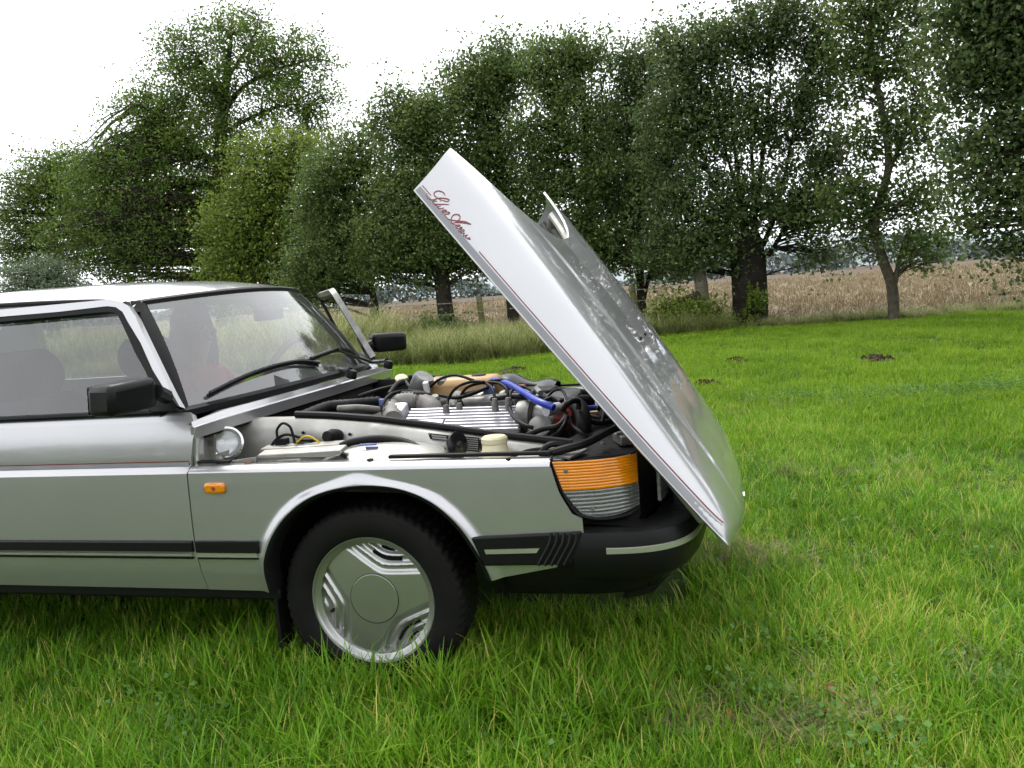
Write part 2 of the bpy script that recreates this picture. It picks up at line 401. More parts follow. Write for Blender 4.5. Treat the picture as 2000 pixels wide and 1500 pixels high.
tree('alder_tree', 'alder tree with thin trunk just behind the mossy post nearest the car', (-9.115,20,-0.205), [(-9.081,20,-0.363), (-9.022,20,1.032), (-9.332,20,3.351), (-9.261,20,5.593)], 0.14,
     [(-10.2,20,4.646,1.077,1.231), (-9.113,20,5.428,1.061,1.061), (-10.384,20,2.986,1.242,1.242), (-8.66,20,3.44,1.218,1.523), (-9.602,20,2.383,1.545,0.85), (-11.189,20,1.965,0.944,0.944)],
     20000, 0.105, 'leaf_alder', dens=1.0, group=ROW, spread=0.36)
tree('alder_tree', 'alder tree with thick dark trunk between the two mossy posts', (-6.47,19,-0.12), [(-6.419,19,-0.415), (-6.473,19,1.041), (-6.565,19,3.049), (-6.673,19,5.163), (-6.992,19,6.582)], 0.27,
     [(-7.194,19,6.056,0.924,1.066), (-6.287,19,6.082,0.985,0.844), (-6.887,19,4.489,1.427,1.142), (-7.338,19,2.977,1.59,1.012), (-6.177,19,2.306,1.432,0.644), (-7.878,19,2.231,1.094,0.584), (-8.12,19,6.028,0.359,0.359)],
     20000, 0.105, 'leaf_alder', dens=1.0, group=ROW, spread=0.36, r1=0.04)
tree('alder_tree', 'alder tree with dark trunk just left of the raised bonnet', (-4.769,20,-0.15), [(-4.746,20,-0.45), (-4.764,20,0.888), (-4.831,20,2.941), (-4.811,20,5.09), (-4.887,20,6.927)], 0.2,
     [(-5.345,20,6.847,1.229,1.012), (-4.412,20,7.28,1,1), (-5.035,20,5.115,1.454,1.308), (-4.572,20,3.35,1.459,1.313), (-5.404,20,2.482,1.404,0.739), (-3.749,20,2.34,0.872,0.654)],
     20000, 0.105, 'leaf_alder', dens=1.0, group=ROW, spread=0.36, r1=0.04)
tree('alder_tree', 'many stemmed alder tree rising behind the raised bonnet', (-2.212,19,0.052), [(-2.16,19,-0.229), (-2.192,19,1.428), (-2.207,19,3.326), (-2.169,19,5.967), (-2.477,19,7.434)], 0.17,
     [(-2.783,19,6.96,1.211,0.807), (-1.959,19,7.104,0.799,0.666), (-2.611,19,5.497,1.488,1.082), (-1.883,19,4.093,1.352,1.081), (-3.375,19,4.522,0.823,1.098), (-2.388,19,2.669,1.233,0.822), (-1.887,19,1.881,1.094,0.547)],
     19000, 0.10, 'leaf_alder', dens=1.0, group=ROW, spread=0.34, twigs=0.6,
     stems=[(0.07, (-2.176,19,0.603), (-1.798,19,2.211), (-1.581,19,4.587), (-1.684,19,6.164)), (0.06, (-2.176,19,0.603), (-2.388,19,2.669), (-2.665,19,4.71), (-2.897,19,6.322))])
tree('alder_tree', 'alder tree between the bonnet tip and the pollard tree', (-1.072,20,-0.082), [(-1.038,20,-0.227), (-1.046,20,1.618), (-0.841,20,3.958), (-0.748,20,6.781)], 0.14,
     [(-0.748,20,6.781,0.962,0.962), (-1.107,20,5.351,1.112,1.112), (-0.347,20,4.178,1.109,1.248), (-1.244,20,3.033,1.127,1.127), (-0.473,20,1.851,1.124,0.703)],
     15000, 0.105, 'leaf_dark', dens=1.0, group=ROW, spread=0.36,
     stems=[(0.06, (-1.04,20,0.486), (-0.497,20,2.686), (-0.175,20,4.835), (-0.103,20,6.164))])
# pollard: thick short bole with a fan of upright stems
PB = (1.71,16.8,-0.053)
tree('pollard_tree', 'pollard tree with very thick dark trunk and a fan of stems', PB,
     [(1.668,16.8,-0.229), (1.73,16.8,0.423), (1.729,16.8,1.25), (1.703,16.8,1.721), (1.625,16.8,2.02)], 0.42,
     [(0.565,16.8,6.209,0.991,0.933), (1.583,16.8,6.288,0.92,0.92), (2.581,16.8,6.582,1.019,0.792), (3.407,16.8,5.702,0.675,1.013), (0.37,16.8,4.642,1.062,1.18), (1.622,16.8,4.604,1.161,1.161), (2.833,16.8,4.568,1.028,1.142), (3.549,16.8,3.371,0.684,0.798), (0.514,16.8,2.884,1.191,0.952), (1.998,16.8,2.853,1.284,0.817), (3.087,16.8,2.404,0.923,0.692), (0.227,16.8,1.846,1.082,0.541), (1.276,16.8,1.875,0.949,0.474), (3.279,16.8,1.587,0.463,0.289)],
     36000, 0.098, 'leaf_dark', dens=0.82, bark='bark_pollard', spread=0.33, r1=0.40, twigs=0.3,
     stems=[(0.075, (1.753,16.8,1.833), (1.679,16.8,2.769), (1.505,16.8,4.505), (1.528,16.8,6.296)), (0.07, (1.844,16.8,1.826), (2.002,16.8,2.967), (2.294,16.8,4.746), (2.478,16.8,6.706)),
            (0.065, (1.504,16.8,1.855), (1.152,16.8,2.937), (0.709,16.8,4.486), (0.565,16.8,6.209)), (0.065, (2.069,16.8,1.806), (2.437,16.8,2.695), (2.76,16.8,4.019), (3.195,16.8,5.731)),
            (0.05, (1.385,16.8,1.748), (0.953,16.8,2.373), (0.398,16.8,2.895), (0.09,16.8,3.747)), (0.06, (2.172,16.8,1.565), (2.527,16.8,2.113), (2.884,16.8,2.878), (3.449,16.8,3.605)),
            (0.05, (1.674,16.8,1.84), (1.554,16.8,3.013), (1.184,16.8,4.885), (1.154,16.8,6.683)), (0.05, (1.934,16.8,1.818), (1.914,16.8,3.549), (1.927,16.8,5.24), (2.049,16.8,6.88))])
tree('slender_tree', 'slender tree with forked mossy trunk at the lawn edge, right of the pollard', (4.569,15.6,-0.047),
     [(4.576,15.6,-0.155), (4.555,15.6,0.704), (4.371,15.6,1.357), (4.25,15.6,2.107), (4.538,15.6,3.119), (4.464,15.6,4.154), (4.298,15.6,5.391), (4.272,15.6,7.084)], 0.12,
     [(4.368,15.6,6.279,1.137,0.724), (4.917,15.6,5.204,0.723,0.826), (3.857,15.6,5.25,0.63,0.735), (4.116,15.6,3.889,0.633,0.633), (5.081,15.6,3.774,0.728,0.832), (3.688,15.6,2.687,0.642,0.535), (4.768,15.6,2.474,1.055,0.527), (5.137,15.6,1.502,0.739,0.422), (3.965,15.6,1.816,0.429,0.429), (4.296,15.6,7.277,1.028,0.822)],
     11500, 0.105, 'leaf_alder', dens=0.85, bark='bark_pale', spread=0.34, twigs=0.8, per=40,
     stems=[(0.075, (4.552,15.6,0.598), (4.66,15.6,1.015), (4.693,15.6,1.224), (4.716,15.6,1.349)), (0.045, (4.536,15.6,3.016), (4.892,15.6,3.898), (5.192,15.6,4.667), (5.304,15.6,5.743)),
            (0.04, (4.287,15.6,1.998), (4.033,15.6,2.548), (3.746,15.6,2.996), (3.612,15.6,3.533)), (0.04, (4.289,15.6,2.103), (4.963,15.6,2.558), (5.447,15.6,2.919), (5.83,15.6,3.383))])
tree('overhanging_tree', 'dark leafy tree overhanging the lawn from the right edge', (7.192,12,-0.75), [(7.192,12,-0.833), (6.967,12,1.067), (6.746,12,3.078), (6.532,12,4.884), (6.461,12,6.177)], 0.3,
     [(5.389,12,4.747,0.895,0.895), (5.011,12,3.93,0.495,0.577), (5.781,12,3.432,0.898,0.898), (5.221,12,2.613,0.582,0.582), (5.884,12,2.137,0.742,0.659), (5.136,12,1.718,0.419,0.252), (5.77,12,1.414,0.582,0.291), (6.606,12,2.7,0.97,1.213), (6.462,12,4.435,1.118,1.118), (5.899,12,5.594,1.199,0.799), (7.642,12,3.354,1.181,1.575), (5.025,12,5.115,0.571,0.49)],
     26000, 0.10, 'leaf_dark', dens=0.8, spread=0.34, twigs=0.35)
tree('alder_tree', 'alder tree beyond the right edge of the photo', (13.5, 13.0, 0), [(13.5, 13.0, -0.1), (13.4, 13, 2), (13.2, 13.1, 4.5), (13.3, 13, 7)], 0.25,
     [(13.4, 13, 3.2, 2.2, 1.5), (13.2, 13, 5.2, 2.4, 1.7), (13.4, 13, 7.2, 1.7, 1.2)], 9000, 0.14, 'leaf_dark', spread=0.5)

# ------------------------------------------------------------------ fence
def post(name, label, base, top, r, m, group):
    o = empty(name, (base[0], base[1], 0)); tag(o, label, 'fence post', group)
    b = Vector((0, 0, -0.1)); t = Vector((top[0] - base[0], top[1] - base[1], top[2]))
    mb = MB(); n = 12
    pts = [b.lerp(t, k / 6) + Vector((rnd.uniform(-1, 1), rnd.uniform(-1, 1), 0)) * r * 0.06 for k in range(7)]
    mb.tube(pts, [r * 1.05, r, r * 1.02, r * 0.98, r, r * 0.97, r * 0.9], n=n)
    mb.make('shaft', m, o, angle=50)
    for z in (0.42, 0.78, 1.02):
        q = b.lerp(t, z / t.z)
        MB().tube([q + Vector((-r * 0.6, -r - 0.004, 0.012)), q + Vector((0, -r - 0.014, 0)), q + Vector((r * 0.6, -r - 0.004, -0.012))], 0.006, n=5).make('staple', 'wire', o)
    return o
FG = 'wooden posts of the wire fence'
post('fence_post', 'mossy wooden fence post nearest the open car door', (-7.757,17,-0.154), (-7.792,17,1.065), 0.08, 'mossy_post', FG)
post('fence_post', 'mossy wooden fence post standing alone left of the bonnet', (-4.781,17,-0.054), (-4.859,17,1.137), 0.085, 'mossy_post', FG)
post('fence_post', 'short fence post just right of the raised bonnet', (-0.883,17,-0.054), (-0.986,17,1.145), 0.08, 'mossy_post', FG)
post('corner_post', 'thick grey corner post beside the pollard tree', (0.753,16.6,0.02), (0.598,16.6,1.633), 0.15, 'grey_post', FG)
post('fence_post', 'fence post seen through the windscreen', (-11.764,17,-0.364), (-11.841,17,1.032), 0.08, 'mossy_post', FG)
post('fence_post', 'fence post seen through the side window', (-16.832,17,-0.488), (-16.846,17,1.089), 0.08, 'mossy_post', FG)
for k, (z, lb) in enumerate(((1.03, 'topmost barbed wire strand of the fence'), (0.76, 'middle barbed wire strand of the fence'), (0.42, 'lowest barbed wire strand of the fence'))):
    pts = [(-22 + i * 0.5, 16.9 + 0.02 * math.sin(i), z + 0.02 * math.sin(i * 0.7 + k)) for i in range(45)]
    mb = MB().tube(pts, 0.006, n=5)
    for i in range(150):
        x = -22 + i * 0.145; mb.box((x, 16.9, z + 0.02 * math.sin((x + 22) / 0.5 * 0.7 + k)), (0.006, 0.03, 0.05), rx=rnd.uniform(-1, 1))
    tag(mb.make('barbed_wire', 'wire'), lb, 'barbed wire', 'strands of barbed wire')
tag(MB().tube([(0.6,16.3,0.813), (0.199,16.1,0.671), (-0.14,15.9,0.562), (-0.489,15.8,0.358)], [0.09, 0.10, 0.085, 0.07], n=9, cr=4).make('fallen_log', 'bark'), 'grey log leaning against the thick corner post', 'log')

# ------------------------------------------------------------------ grass
def blade(mbV, mbF, mbT, p, az, ln, w, lean, curl, tint, seg=3):
    d = np.array([math.cos(az), math.sin(az), 0]); s = np.array([-d[1], d[0], 0]); k0 = len(mbV)
    q = np.array(p, float); a = lean
    for i in range(seg + 1):
        t = i / seg; ww = w * (1 - t ** 1.6) + w * 0.08
        mbV.append(q + s * ww / 2); mbV.append(q - s * ww / 2); mbT.extend([tint] * 2)
        q = q + (d * math.sin(a) + np.array([0, 0, math.cos(a)])) * ln / seg; a += curl / seg
    for i in range(seg): mbF.append((k0 + 2 * i, k0 + 2 * i + 1, k0 + 2 * i + 3, k0 + 2 * i + 2))
def tuft(name, n, h, w, spread, m, lean=(0.05, 0.6), curl=(0.2, 1.3), seg=3, dry=0.06):
    V, F_, T = [], [], []
    for _ in range(n):
        r = spread * math.sqrt(rnd.random()); a = rnd.uniform(0, 6.283)
        t = rnd.random() * 0.9 if rnd.random() > dry else 1.6
        blade(V, F_, T, (r * math.cos(a), r * math.sin(a), -0.01), rnd.uniform(0, 6.283), h * rnd.uniform(0.5, 1.25), w * rnd.uniform(0.7, 1.2), rnd.uniform(*lean), rnd.uniform(*curl), t, seg)
    return fast(name, V, F_, m, tint=T)
near = [tuft('grass_tuft', 18, 0.115, 0.0050, 0.04, 'grass_blade', dry=0.07) for _ in range(5)] + [tuft('grass_tuft', 10, 0.18, 0.0055, 0.03, 'grass_blade', lean=(0.2, 0.9), curl=(0.4, 1.5), seg=4) for _ in range(2)]
far = [tuft('grass_tuft', 26, 0.085, 0.010, 0.10, 'grass_far', lean=(0.05, 0.7)) for _ in range(4)]
PT, RZ, SCL, IDX, PTF, RZF, SCF, IDF = [], [], [], [], [], [], [], []
def in_view(x, y, mar=0.12):
    dx, dy = x - CAM.x, y - CAM.y
    f = dx * -math.sin(YAW) + dy * math.cos(YAW); s = dx * math.cos(YAW) + dy * math.sin(YAW)
    return f > 0.9 and abs(s) < f * (0.64 + mar) + 0.7
def blocked(x, y):
    return abs(x) < 0.22 and 0.60 < abs(y) < 0.84 or abs(x + 2.517) < 0.22 and 0.60 < abs(y) < 0.84
for (d0, d1, dens) in ((0.9, 3.0, 1050), (3.0, 4.6, 620), (4.6, 7.5, 380)):
    n = int(dens * (2 * d1) ** 2)
    a = RS.uniform(-d1, d1, (n, 2)) + [CAM.x, CAM.y]
    dd = np.hypot(a[:, 0] - CAM.x, a[:, 1] - CAM.y)
    for (x, y), d in zip(a[(dd >= d0) & (dd < d1)], dd[(dd >= d0) & (dd < d1)]):
        if not in_view(x, y) or blocked(x, y): continue
        under = -3.6 < x < 0.95 and abs(y) < 0.75
        if under and y > -0.2: continue
        patch = 0.5 + 0.5 * math.sin(x * 2.3 + 1.7 * math.sin(y * 1.3)) * math.sin(y * 2.1 + 0.6)
        s = rnd.uniform(0.6, 1.15) * (0.72 + 0.5 * patch) * (0.75 if d > 4.6 else 1)
        if -3.6 < x < 0.9 and -1.02 < y < -0.62: s *= 1.3
        PT.append((x, y, lawn_z(x, y))); RZ.append(rnd.uniform(0, 6.283)); SCL.append(s)
        IDX.append(rnd.randrange(5) if rnd.random() < 0.95 - 0.16 * patch else 5 + rnd.randrange(2))
for (d0, d1, dens) in ((6.0, 10.0, 190), (10.0, 20.0, 90)):
    n = int(dens * (2 * d1) ** 2)
    a = RS.uniform(-d1, d1, (n, 2)) + [CAM.x, CAM.y]
    dd = np.hypot(a[:, 0] - CAM.x, a[:, 1] - CAM.y)
    for x, y in a[(dd >= d0) & (dd < d1)]:
        if not in_view(x, y) or y > lawn_edge(x) + 0.2 or y < 1.5 and x < 1.2: continue
        PTF.append((x, y, lawn_z(x, y))); RZF.append(rnd.uniform(0, 6.283)); SCF.append(rnd.uniform(0.65, 1.2)); IDF.append(rnd.randrange(4))
print('grass', len(PT), len(PTF))
tag(scatter('lawn_grass', PT, RZ, SCL, IDX, near), 'bright green lawn grass growing round the car', 'grass', kind='stuff')
tag(scatter('short_grass', PTF, RZF, SCF, IDF, far), 'short bright green grass of the farther lawn', 'grass', kind='stuff')
# tall drooping grass on the bank by the fence
tall = [tuft('tall_tuft', 55, 0.75, 0.011, 0.14, 'grass_tall', lean=(0.05, 0.7), curl=(0.6, 2.0), seg=5, dry=0.15) for _ in range(4)]
PT, RZ, SCL, IDX = [], [], [], []
for _ in range(5200):
    x, y = rnd.uniform(-12, 1.2), rnd.uniform(10.4, 17.4)
    e = lawn_edge(x)
    if y < e + 0.1: continue
    PT.append((x, y, 0.0)); RZ.append(rnd.uniform(0, 6.283)); SCL.append(rnd.uniform(0.55, 0.95) * (0.75 if y > 15.5 else 1)); IDX.append(rnd.randrange(4))
for _ in range(1100):
    PT.append((rnd.uniform(-16, -6.2), rnd.uniform(11.6, 15.8), 0)); RZ.append(rnd.uniform(0, 6.283)); SCL.append(rnd.uniform(1.0, 1.75)); IDX.append(rnd.randrange(4))
for _ in range(900):
    x = rnd.uniform(0, 13); e = lawn_edge(x); y = rnd.uniform(e + 0.1, e + 1.3)
    PT.append((x, y, 0)); RZ.append(rnd.uniform(0, 6.283)); SCL.append(rnd.uniform(0.2, 0.45)); IDX.append(rnd.randrange(4))
tag(scatter('tall_grass', PT, RZ, SCL, IDX, tall), 'tall drooping uncut grass on the bank by the fence', 'grass', kind='stuff')
# dry maize stubble
def stalks(name):
    V, F_, T = [], [], []
    for _ in range(7):
        a = rnd.uniform(0, 6.283); r = rnd.uniform(0, 0.25)
        blade(V, F_, T, (r * math.cos(a), r * math.sin(a), -0.02), rnd.uniform(0, 6.283), rnd.uniform(0.14, 0.34), rnd.uniform(0.018, 0.032), rnd.uniform(0, 0.9), rnd.uniform(-0.2, 0.5), rnd.uniform(0.2, 1), 2)
    for _ in range(9):
        a = rnd.uniform(0, 6.283); r = rnd.uniform(0, 0.4)
        blade(V, F_, T, (r * math.cos(a), r * math.sin(a), 0.02), rnd.uniform(0, 6.283), rnd.uniform(0.2, 0.5), rnd.uniform(0.02, 0.045), rnd.uniform(0.9, 1.5), rnd.uniform(0.0, 0.8), rnd.uniform(0, 1), 3)
    return fast(name, V, F_, 'straw', tint=T)
sp = [stalks('stubble_clump') for _ in range(4)]
PT, RZ, SCL, IDX = [], [], [], []
for (y0, y1, n, x0, x1) in ((16.9, 26, 4200, -14, 16), (26, 48, 7000, -26, 26), (48, 90, 6000, -45, 45)):
    for _ in range(n):
        y = rnd.uniform(y0, y1); x = rnd.uniform(x0, x1)
        row = round(x / 0.75) * 0.75 + rnd.gauss(0, 0.13)
        PT.append((row, y, field_z(row, y) + 0.02)); RZ.append(rnd.uniform(0, 6.283)); SCL.append(rnd.uniform(0.7, 1.25) * (1 if y < 26 else 1.2 if y < 48 else 1.5)); IDX.append(rnd.randrange(4))
tag(scatter('maize_stubble', PT, RZ, SCL, IDX, sp), 'dry beige maize stubble covering the harvested field', 'stubble', kind='stuff')
# weeds and clover in the lawn
def clover_clump(name):
    V = []; T = []
    C = RS.normal(size=(26, 3)) * [0.05, 0.05, 0.012] + [0, 0, 0.05]
    P, Q = leaf_quads(C, 0.013, up=2.0, asp=0.9)
    return fast(name, P, Q, 'clover', tint=np.repeat(RS.uniform(0, 1, 26), 4))
cl = [clover_clump('clover_clump') for _ in range(3)]
PT, RZ, SCL, IDX = [], [], [], []
for (cx_, cy_, sx, sy, n) in ((1.15, -0.75, 0.35, 0.25, 40), (0.45, -0.85, 0.25, 0.15, 26), (1.75, -0.5, 0.3, 0.3, 20), (3.4, 5.0, 0.9, 0.22, 200), (-0.5, -1.0, 0.3, 0.15, 25), (2.2, 0.5, 1.0, 0.9, 60), (2.0, 5.1, 0.8, 0.3, 60)):
    for _ in range(n):
        x, y = rnd.gauss(cx_, sx), rnd.gauss(cy_, sy)
        if -3.6 < x < 1.0 and abs(y) < 0.86: continue
        PT.append((x, y, lawn_z(x, y))); RZ.append(rnd.uniform(0, 6.283)); SCL.append(rnd.uniform(0.7, 1.5)); IDX.append(rnd.randrange(3))
tag(scatter('clover_patches', PT, RZ, SCL, IDX, cl), 'patches of small clover leaves among the lawn grass', 'clover', kind='stuff')
# dry matted grass
dry = [tuft('dry_tuft', 24, 0.12, 0.004, 0.05, 'straw', lean=(0.9, 1.5), curl=(0.0, 0.7)) for _ in range(3)]
PT, RZ, SCL, IDX = [], [], [], []
for (px_, n, s_) in (((1.277,-0.932,0), 14, 0.03), ((1.445,-0.835,0), 12, 0.025), ((1.282,-0.725,0), 6, 0.025), ((1.066,0.503,0), 50, 0.08), ((0.967,-0.889,0), 24, 0.06), ((1.215,0.441,0), 22, 0.12), ((-0.628,-0.891,0), 14, 0.05), ((2.228,0.733,0), 40, 0.15), ((1.745,1.984,0), 30, 0.2), ((1.487,4.832,0), 60, 0.5), ((1.782,-0.567,0), 20, 0.1)):
    for _ in range(n):
        x, y = rnd.gauss(px_[0], s_ * 1.6), rnd.gauss(px_[1], s_)
        PT.append((x, y, lawn_z(x, y) + 0.02)); RZ.append(rnd.uniform(0, 6.283)); SCL.append(rnd.uniform(0.6, 1.1)); IDX.append(rnd.randrange(3))
tag(scatter('dry_grass', PT, RZ, SCL, IDX, dry), 'matted patches of dry straw coloured grass in the lawn', 'grass', kind='stuff')
# fallen leaves
def fallen(label, p, s, rz, tilt):
    V = [(-0.5, 0, 0.02), (-0.25, 0.22, 0.06), (0.05, 0.30, 0.10), (0.35, 0.16, 0.05), (0.55, 0, 0), (0.35, -0.16, 0.06), (0.05, -0.30, 0.12), (-0.25, -0.22, 0.05), (0, 0, 0), (-0.75, 0, 0.06)]
    F_ = [(0, 8, 1), (1, 8, 2), (2, 8, 3), (3, 8, 4), (4, 8, 5), (5, 8, 6), (6, 8, 7), (7, 8, 0), (9, 0, 1)]
    o = mobj('fallen_leaf', np.array(V) * s, F_, 'dry_leaf', solid=0.0008)
    a = o.data.attributes.new('tint', 'FLOAT', 'POINT'); a.data.foreach_set('value', [rnd.random() for _ in V])
    o.location = p; o.rotation_euler = (tilt, 0.6, rz); tag(o, label, 'leaf', 'brown fallen leaves on the lawn')
for p_, s_, lb, rz_ in (((1.645,-0.605,0.06), 0.05, 'upright russet fallen leaf, the one farthest right', 1.2), ((1.37,-0.753,0.05), 0.045, 'small brown fallen leaf left of the upright russet one', 0.4), ((1.329,-0.891,0.05), 0.04, 'brown fallen leaf lying on the matted dry grass', 2.2), ((1.087,-0.917,0.05), 0.035, 'tiny brown fallen leaf by the bare brown patch', 0.9)):
    fallen(lb, p_, s_, rz_, 0.9)
# molehills
def molehill(label, p, r, h, seed):
    q = np.random.RandomState(seed); V = []; n, m = 26, 9
    for j in range(m):
        t = j / (m - 1)
        for i in range(n):
            a = 2 * math.pi * i / n; rr = r * t * (1 + 0.25 * q.uniform(-1, 1)) * (1 + 0.2 * math.sin(2 * a + seed))
            V.append((rr * math.cos(a), rr * math.sin(a) * 0.8, 0.62 * h * (1 - t * t) * (1 + 0.3 * q.uniform(-1, 1)) - 0.02 * t))
    o = mobj('molehill', V, [(j * n + i, (j + 1) * n + i, (j + 1) * n + (i + 1) % n, j * n + (i + 1) % n) for j in range(m - 1) for i in range(n)], 'mole_soil', smooth=False)
    mb = MB()
    o.location = p; tag(o, label, 'molehill', 'molehills on the lawn')
    for k in range(9):
        a = q.uniform(0, 6.28); rr = r * q.uniform(0.1, 0.9); s = q.uniform(0.025, 0.05)
        MB().box((rr * math.cos(a), rr * 0.8 * math.sin(a), h * 0.55 * (1 - (rr / r) ** 2) + 0.004), (s, s * q.uniform(0.6, 1.2), s * 0.8), rz=q.uniform(0, 3), rx=q.uniform(0, 3)).make('clod', 'mole_soil', o, smooth=False)
molehill('dark molehill with a pointed top, middle of the lawn', (1.262,8.517,0), 0.26, 0.14, 3)
molehill('low wide molehill farthest right on the lawn', (2.959,8.132,0), 0.26, 0.11, 5)
molehill('molehill nearest the raised bonnet', (0.885,6.301,0), 0.18, 0.11, 8)
molehill('smallest flat molehill near the shrub', (0.822,9.302,0), 0.13, 0.05, 9)
molehill('flat molehill seen between bonnet and engine bay', (-2.126,9.313,0), 0.25, 0.05, 12)
# shrub by the corner post
tree('bramble_shrub', 'leafy bramble shrub at the foot of the corner post', (0.173,15.9,-0.016), [(0.17,15.9,-0.074), (0.242,15.9,0.212), (0.143,15.9,0.508)], 0.05,
     [(-0.034,15.9,0.404,0.523,0.349), (0.53,15.9,0.309,0.635,0.404), (-0.394,15.9,0.135,0.41,0.234), (0.967,15.9,0.051,0.402,0.207)], 4200, 0.07, 'leaf_yellowish', spread=0.22, cat='shrub', per=40)
tree('ivy_sprig', 'light green ivy growing up the pollard trunk', (1.751,16.3,-0.023), [(1.746,16.3,-0.14), (1.821,16.3,0.32), (1.782,16.3,0.727)], 0.02,
     [(1.863,16.3,0.549,0.254,0.324), (1.651,16.3,0.274,0.209,0.209)], 420, 0.08, 'leaf_yellowish', spread=0.12, cat='ivy', per=30)
tree('bramble_shrub', 'weedy shrub beneath the alder trunk, left of the bonnet', (-5.916,16,-0.034), [(-5.928,16,-0.16), (-5.866,16,0.217), (-5.803,16,0.466)], 0.03,
     [(-5.948,16,0.348,0.694,0.353), (-5.095,16,0.234,0.5,0.275)], 2600, 0.075, 'leaf_alder', spread=0.2, cat='shrub', per=40)

# ================================================================== CAR
def paint_mat(name, base, rough, metal, coat):
    m, n, l, b = nodes_of(name)
    tc = n.new('ShaderNodeTexCoord')
    nz = n.new('ShaderNodeTexNoise'); nz.inputs['Scale'].default_value = 2.2; nz.inputs['Detail'].default_value = 6
    l.new(tc.outputs['Object'], nz.inputs['Vector'])
    rp = ramp(n, [(0.3, base), (0.7, tuple(c * 0.94 for c in base))])
    l.new(nz.outputs['Fac'], rp.inputs[0]); l.new(rp.outputs[0], b.inputs['Base Color'])
    b.inputs['Metallic'].default_value = metal; b.inputs['Roughness'].default_value = rough
    b.inputs['Coat Weight'].default_value = coat; b.inputs['Coat Roughness'].default_value = 0.03
    fl = n.new('ShaderNodeTexNoise'); fl.inputs['Scale'].default_value = 900; l.new(tc.outputs['Object'], fl.inputs['Vector'])
    bp = n.new('ShaderNodeBump'); bp.inputs['Strength'].default_value = 0.06; bp.inputs['Distance'].default_value = 0.001
    l.new(fl.outputs['Fac'], bp.inputs['Height']); l.new(bp.outputs[0], b.inputs['Normal'])
    MATS[name] = m
paint_mat('silver_paint', (0.44, 0.438, 0.447), 0.31, 0.74, 1.0)
mat('bay_paint', (0.40, 0.395, 0.37), (0.24, 0.235, 0.21), rough=0.36, metal=0.75, scale=7, rough2=0.6, coat=0.2)
mat('rim_silver', (0.42, 0.42, 0.41), (0.37, 0.37, 0.36), rough=0.33, metal=0.85, scale=5, coat=0.3)
mat('chrome', (0.8, 0.8, 0.8), (0.7, 0.7, 0.7), rough=0.08, metal=1.0)
mat('black_plastic', (0.0055, 0.0055, 0.006), (0.004, 0.004, 0.0042), rough=0.36, scale=30, bump=0.0004, spec=0.22, rough2=0.48)
mat('black_gloss', (0.007, 0.007, 0.008), rough=0.25, spec=0.35)
mat('rubber', (0.005, 0.005, 0.0055), (0.008, 0.0075, 0.0075), rough=0.55, scale=18, spec=0.18)
mat('tyre_rubber', (0.0045, 0.0045, 0.0045), (0.009, 0.0085, 0.0075), rough=0.62, scale=9, bump=0.0006, spec=0.16)
mat('void_black', (0.006, 0.006, 0.006), rough=0.95, spec=0.1)
mat('dull_aluminium', (0.26, 0.26, 0.25), (0.13, 0.13, 0.12), rough=0.42, metal=0.8, scale=14, rough2=0.6)
mat('bright_aluminium', (0.74, 0.73, 0.79), (0.66, 0.65, 0.71), rough=0.34, metal=0.55, scale=10)
mat('engine_grime', (0.045, 0.042, 0.038), (0.018, 0.017, 0.016), rough=0.7, scale=12, bump=0.004)
mat('grey_hose', (0.20, 0.19, 0.17), (0.11, 0.105, 0.095), rough=0.6, scale=20)
mat('blue_hose', (0.012, 0.045, 0.42), (0.010, 0.03, 0.32), rough=0.35)
mat('yellow_wire', (0.55, 0.36, 0.02), rough=0.45)
mat('red_plastic', (0.26, 0.045, 0.025), (0.20, 0.03, 0.02), rough=0.5)
mat('tan_tank', (0.52, 0.34, 0.16), (0.40, 0.22, 0.08), rough=0.45, scale=8)
mat('cream_plastic', (0.62, 0.57, 0.36), (0.54, 0.50, 0.33), rough=0.5, scale=12)
mat('white_label', (0.8, 0.8, 0.82), (0.72, 0.72, 0.74), rough=0.5)
mat('blue_label', (0.10, 0.16, 0.42), rough=0.5)
mat('steel_plate', (0.34, 0.34, 0.33), (0.22, 0.22, 0.21), rough=0.45, metal=0.7, scale=30)
mat('red_line', (0.20, 0.012, 0.022), rough=0.35, coat=0.4)
mat('grey_band', (0.22, 0.225, 0.24), rough=0.35, metal=0.3, coat=0.4)
mat('trim_bright', (0.42, 0.44, 0.35), (0.38, 0.40, 0.32), rough=0.28, metal=0.6)
mat('seat_fabric', (0.05, 0.05, 0.056), (0.036, 0.036, 0.04), rough=0.95, scale=60, bump=0.001, spec=0.1)
mat('dash_black', (0.030, 0.030, 0.032), rough=0.7, scale=40)
mat('headliner', (0.28, 0.28, 0.28), rough=0.95)
mat('brown_leather', (0.16, 0.075, 0.05), rough=0.5)
mat('hair', (0.016, 0.013, 0.012), rough=0.55, scale=40)
mat('skin', (0.42, 0.24, 0.17), (0.38, 0.2, 0.14), rough=0.5)
mat('red_cloth', (0.22, 0.012, 0.02), (0.16, 0.01, 0.014), rough=0.85, scale=30)
mat('dark_cloth', (0.03, 0.03, 0.035), rough=0.9)
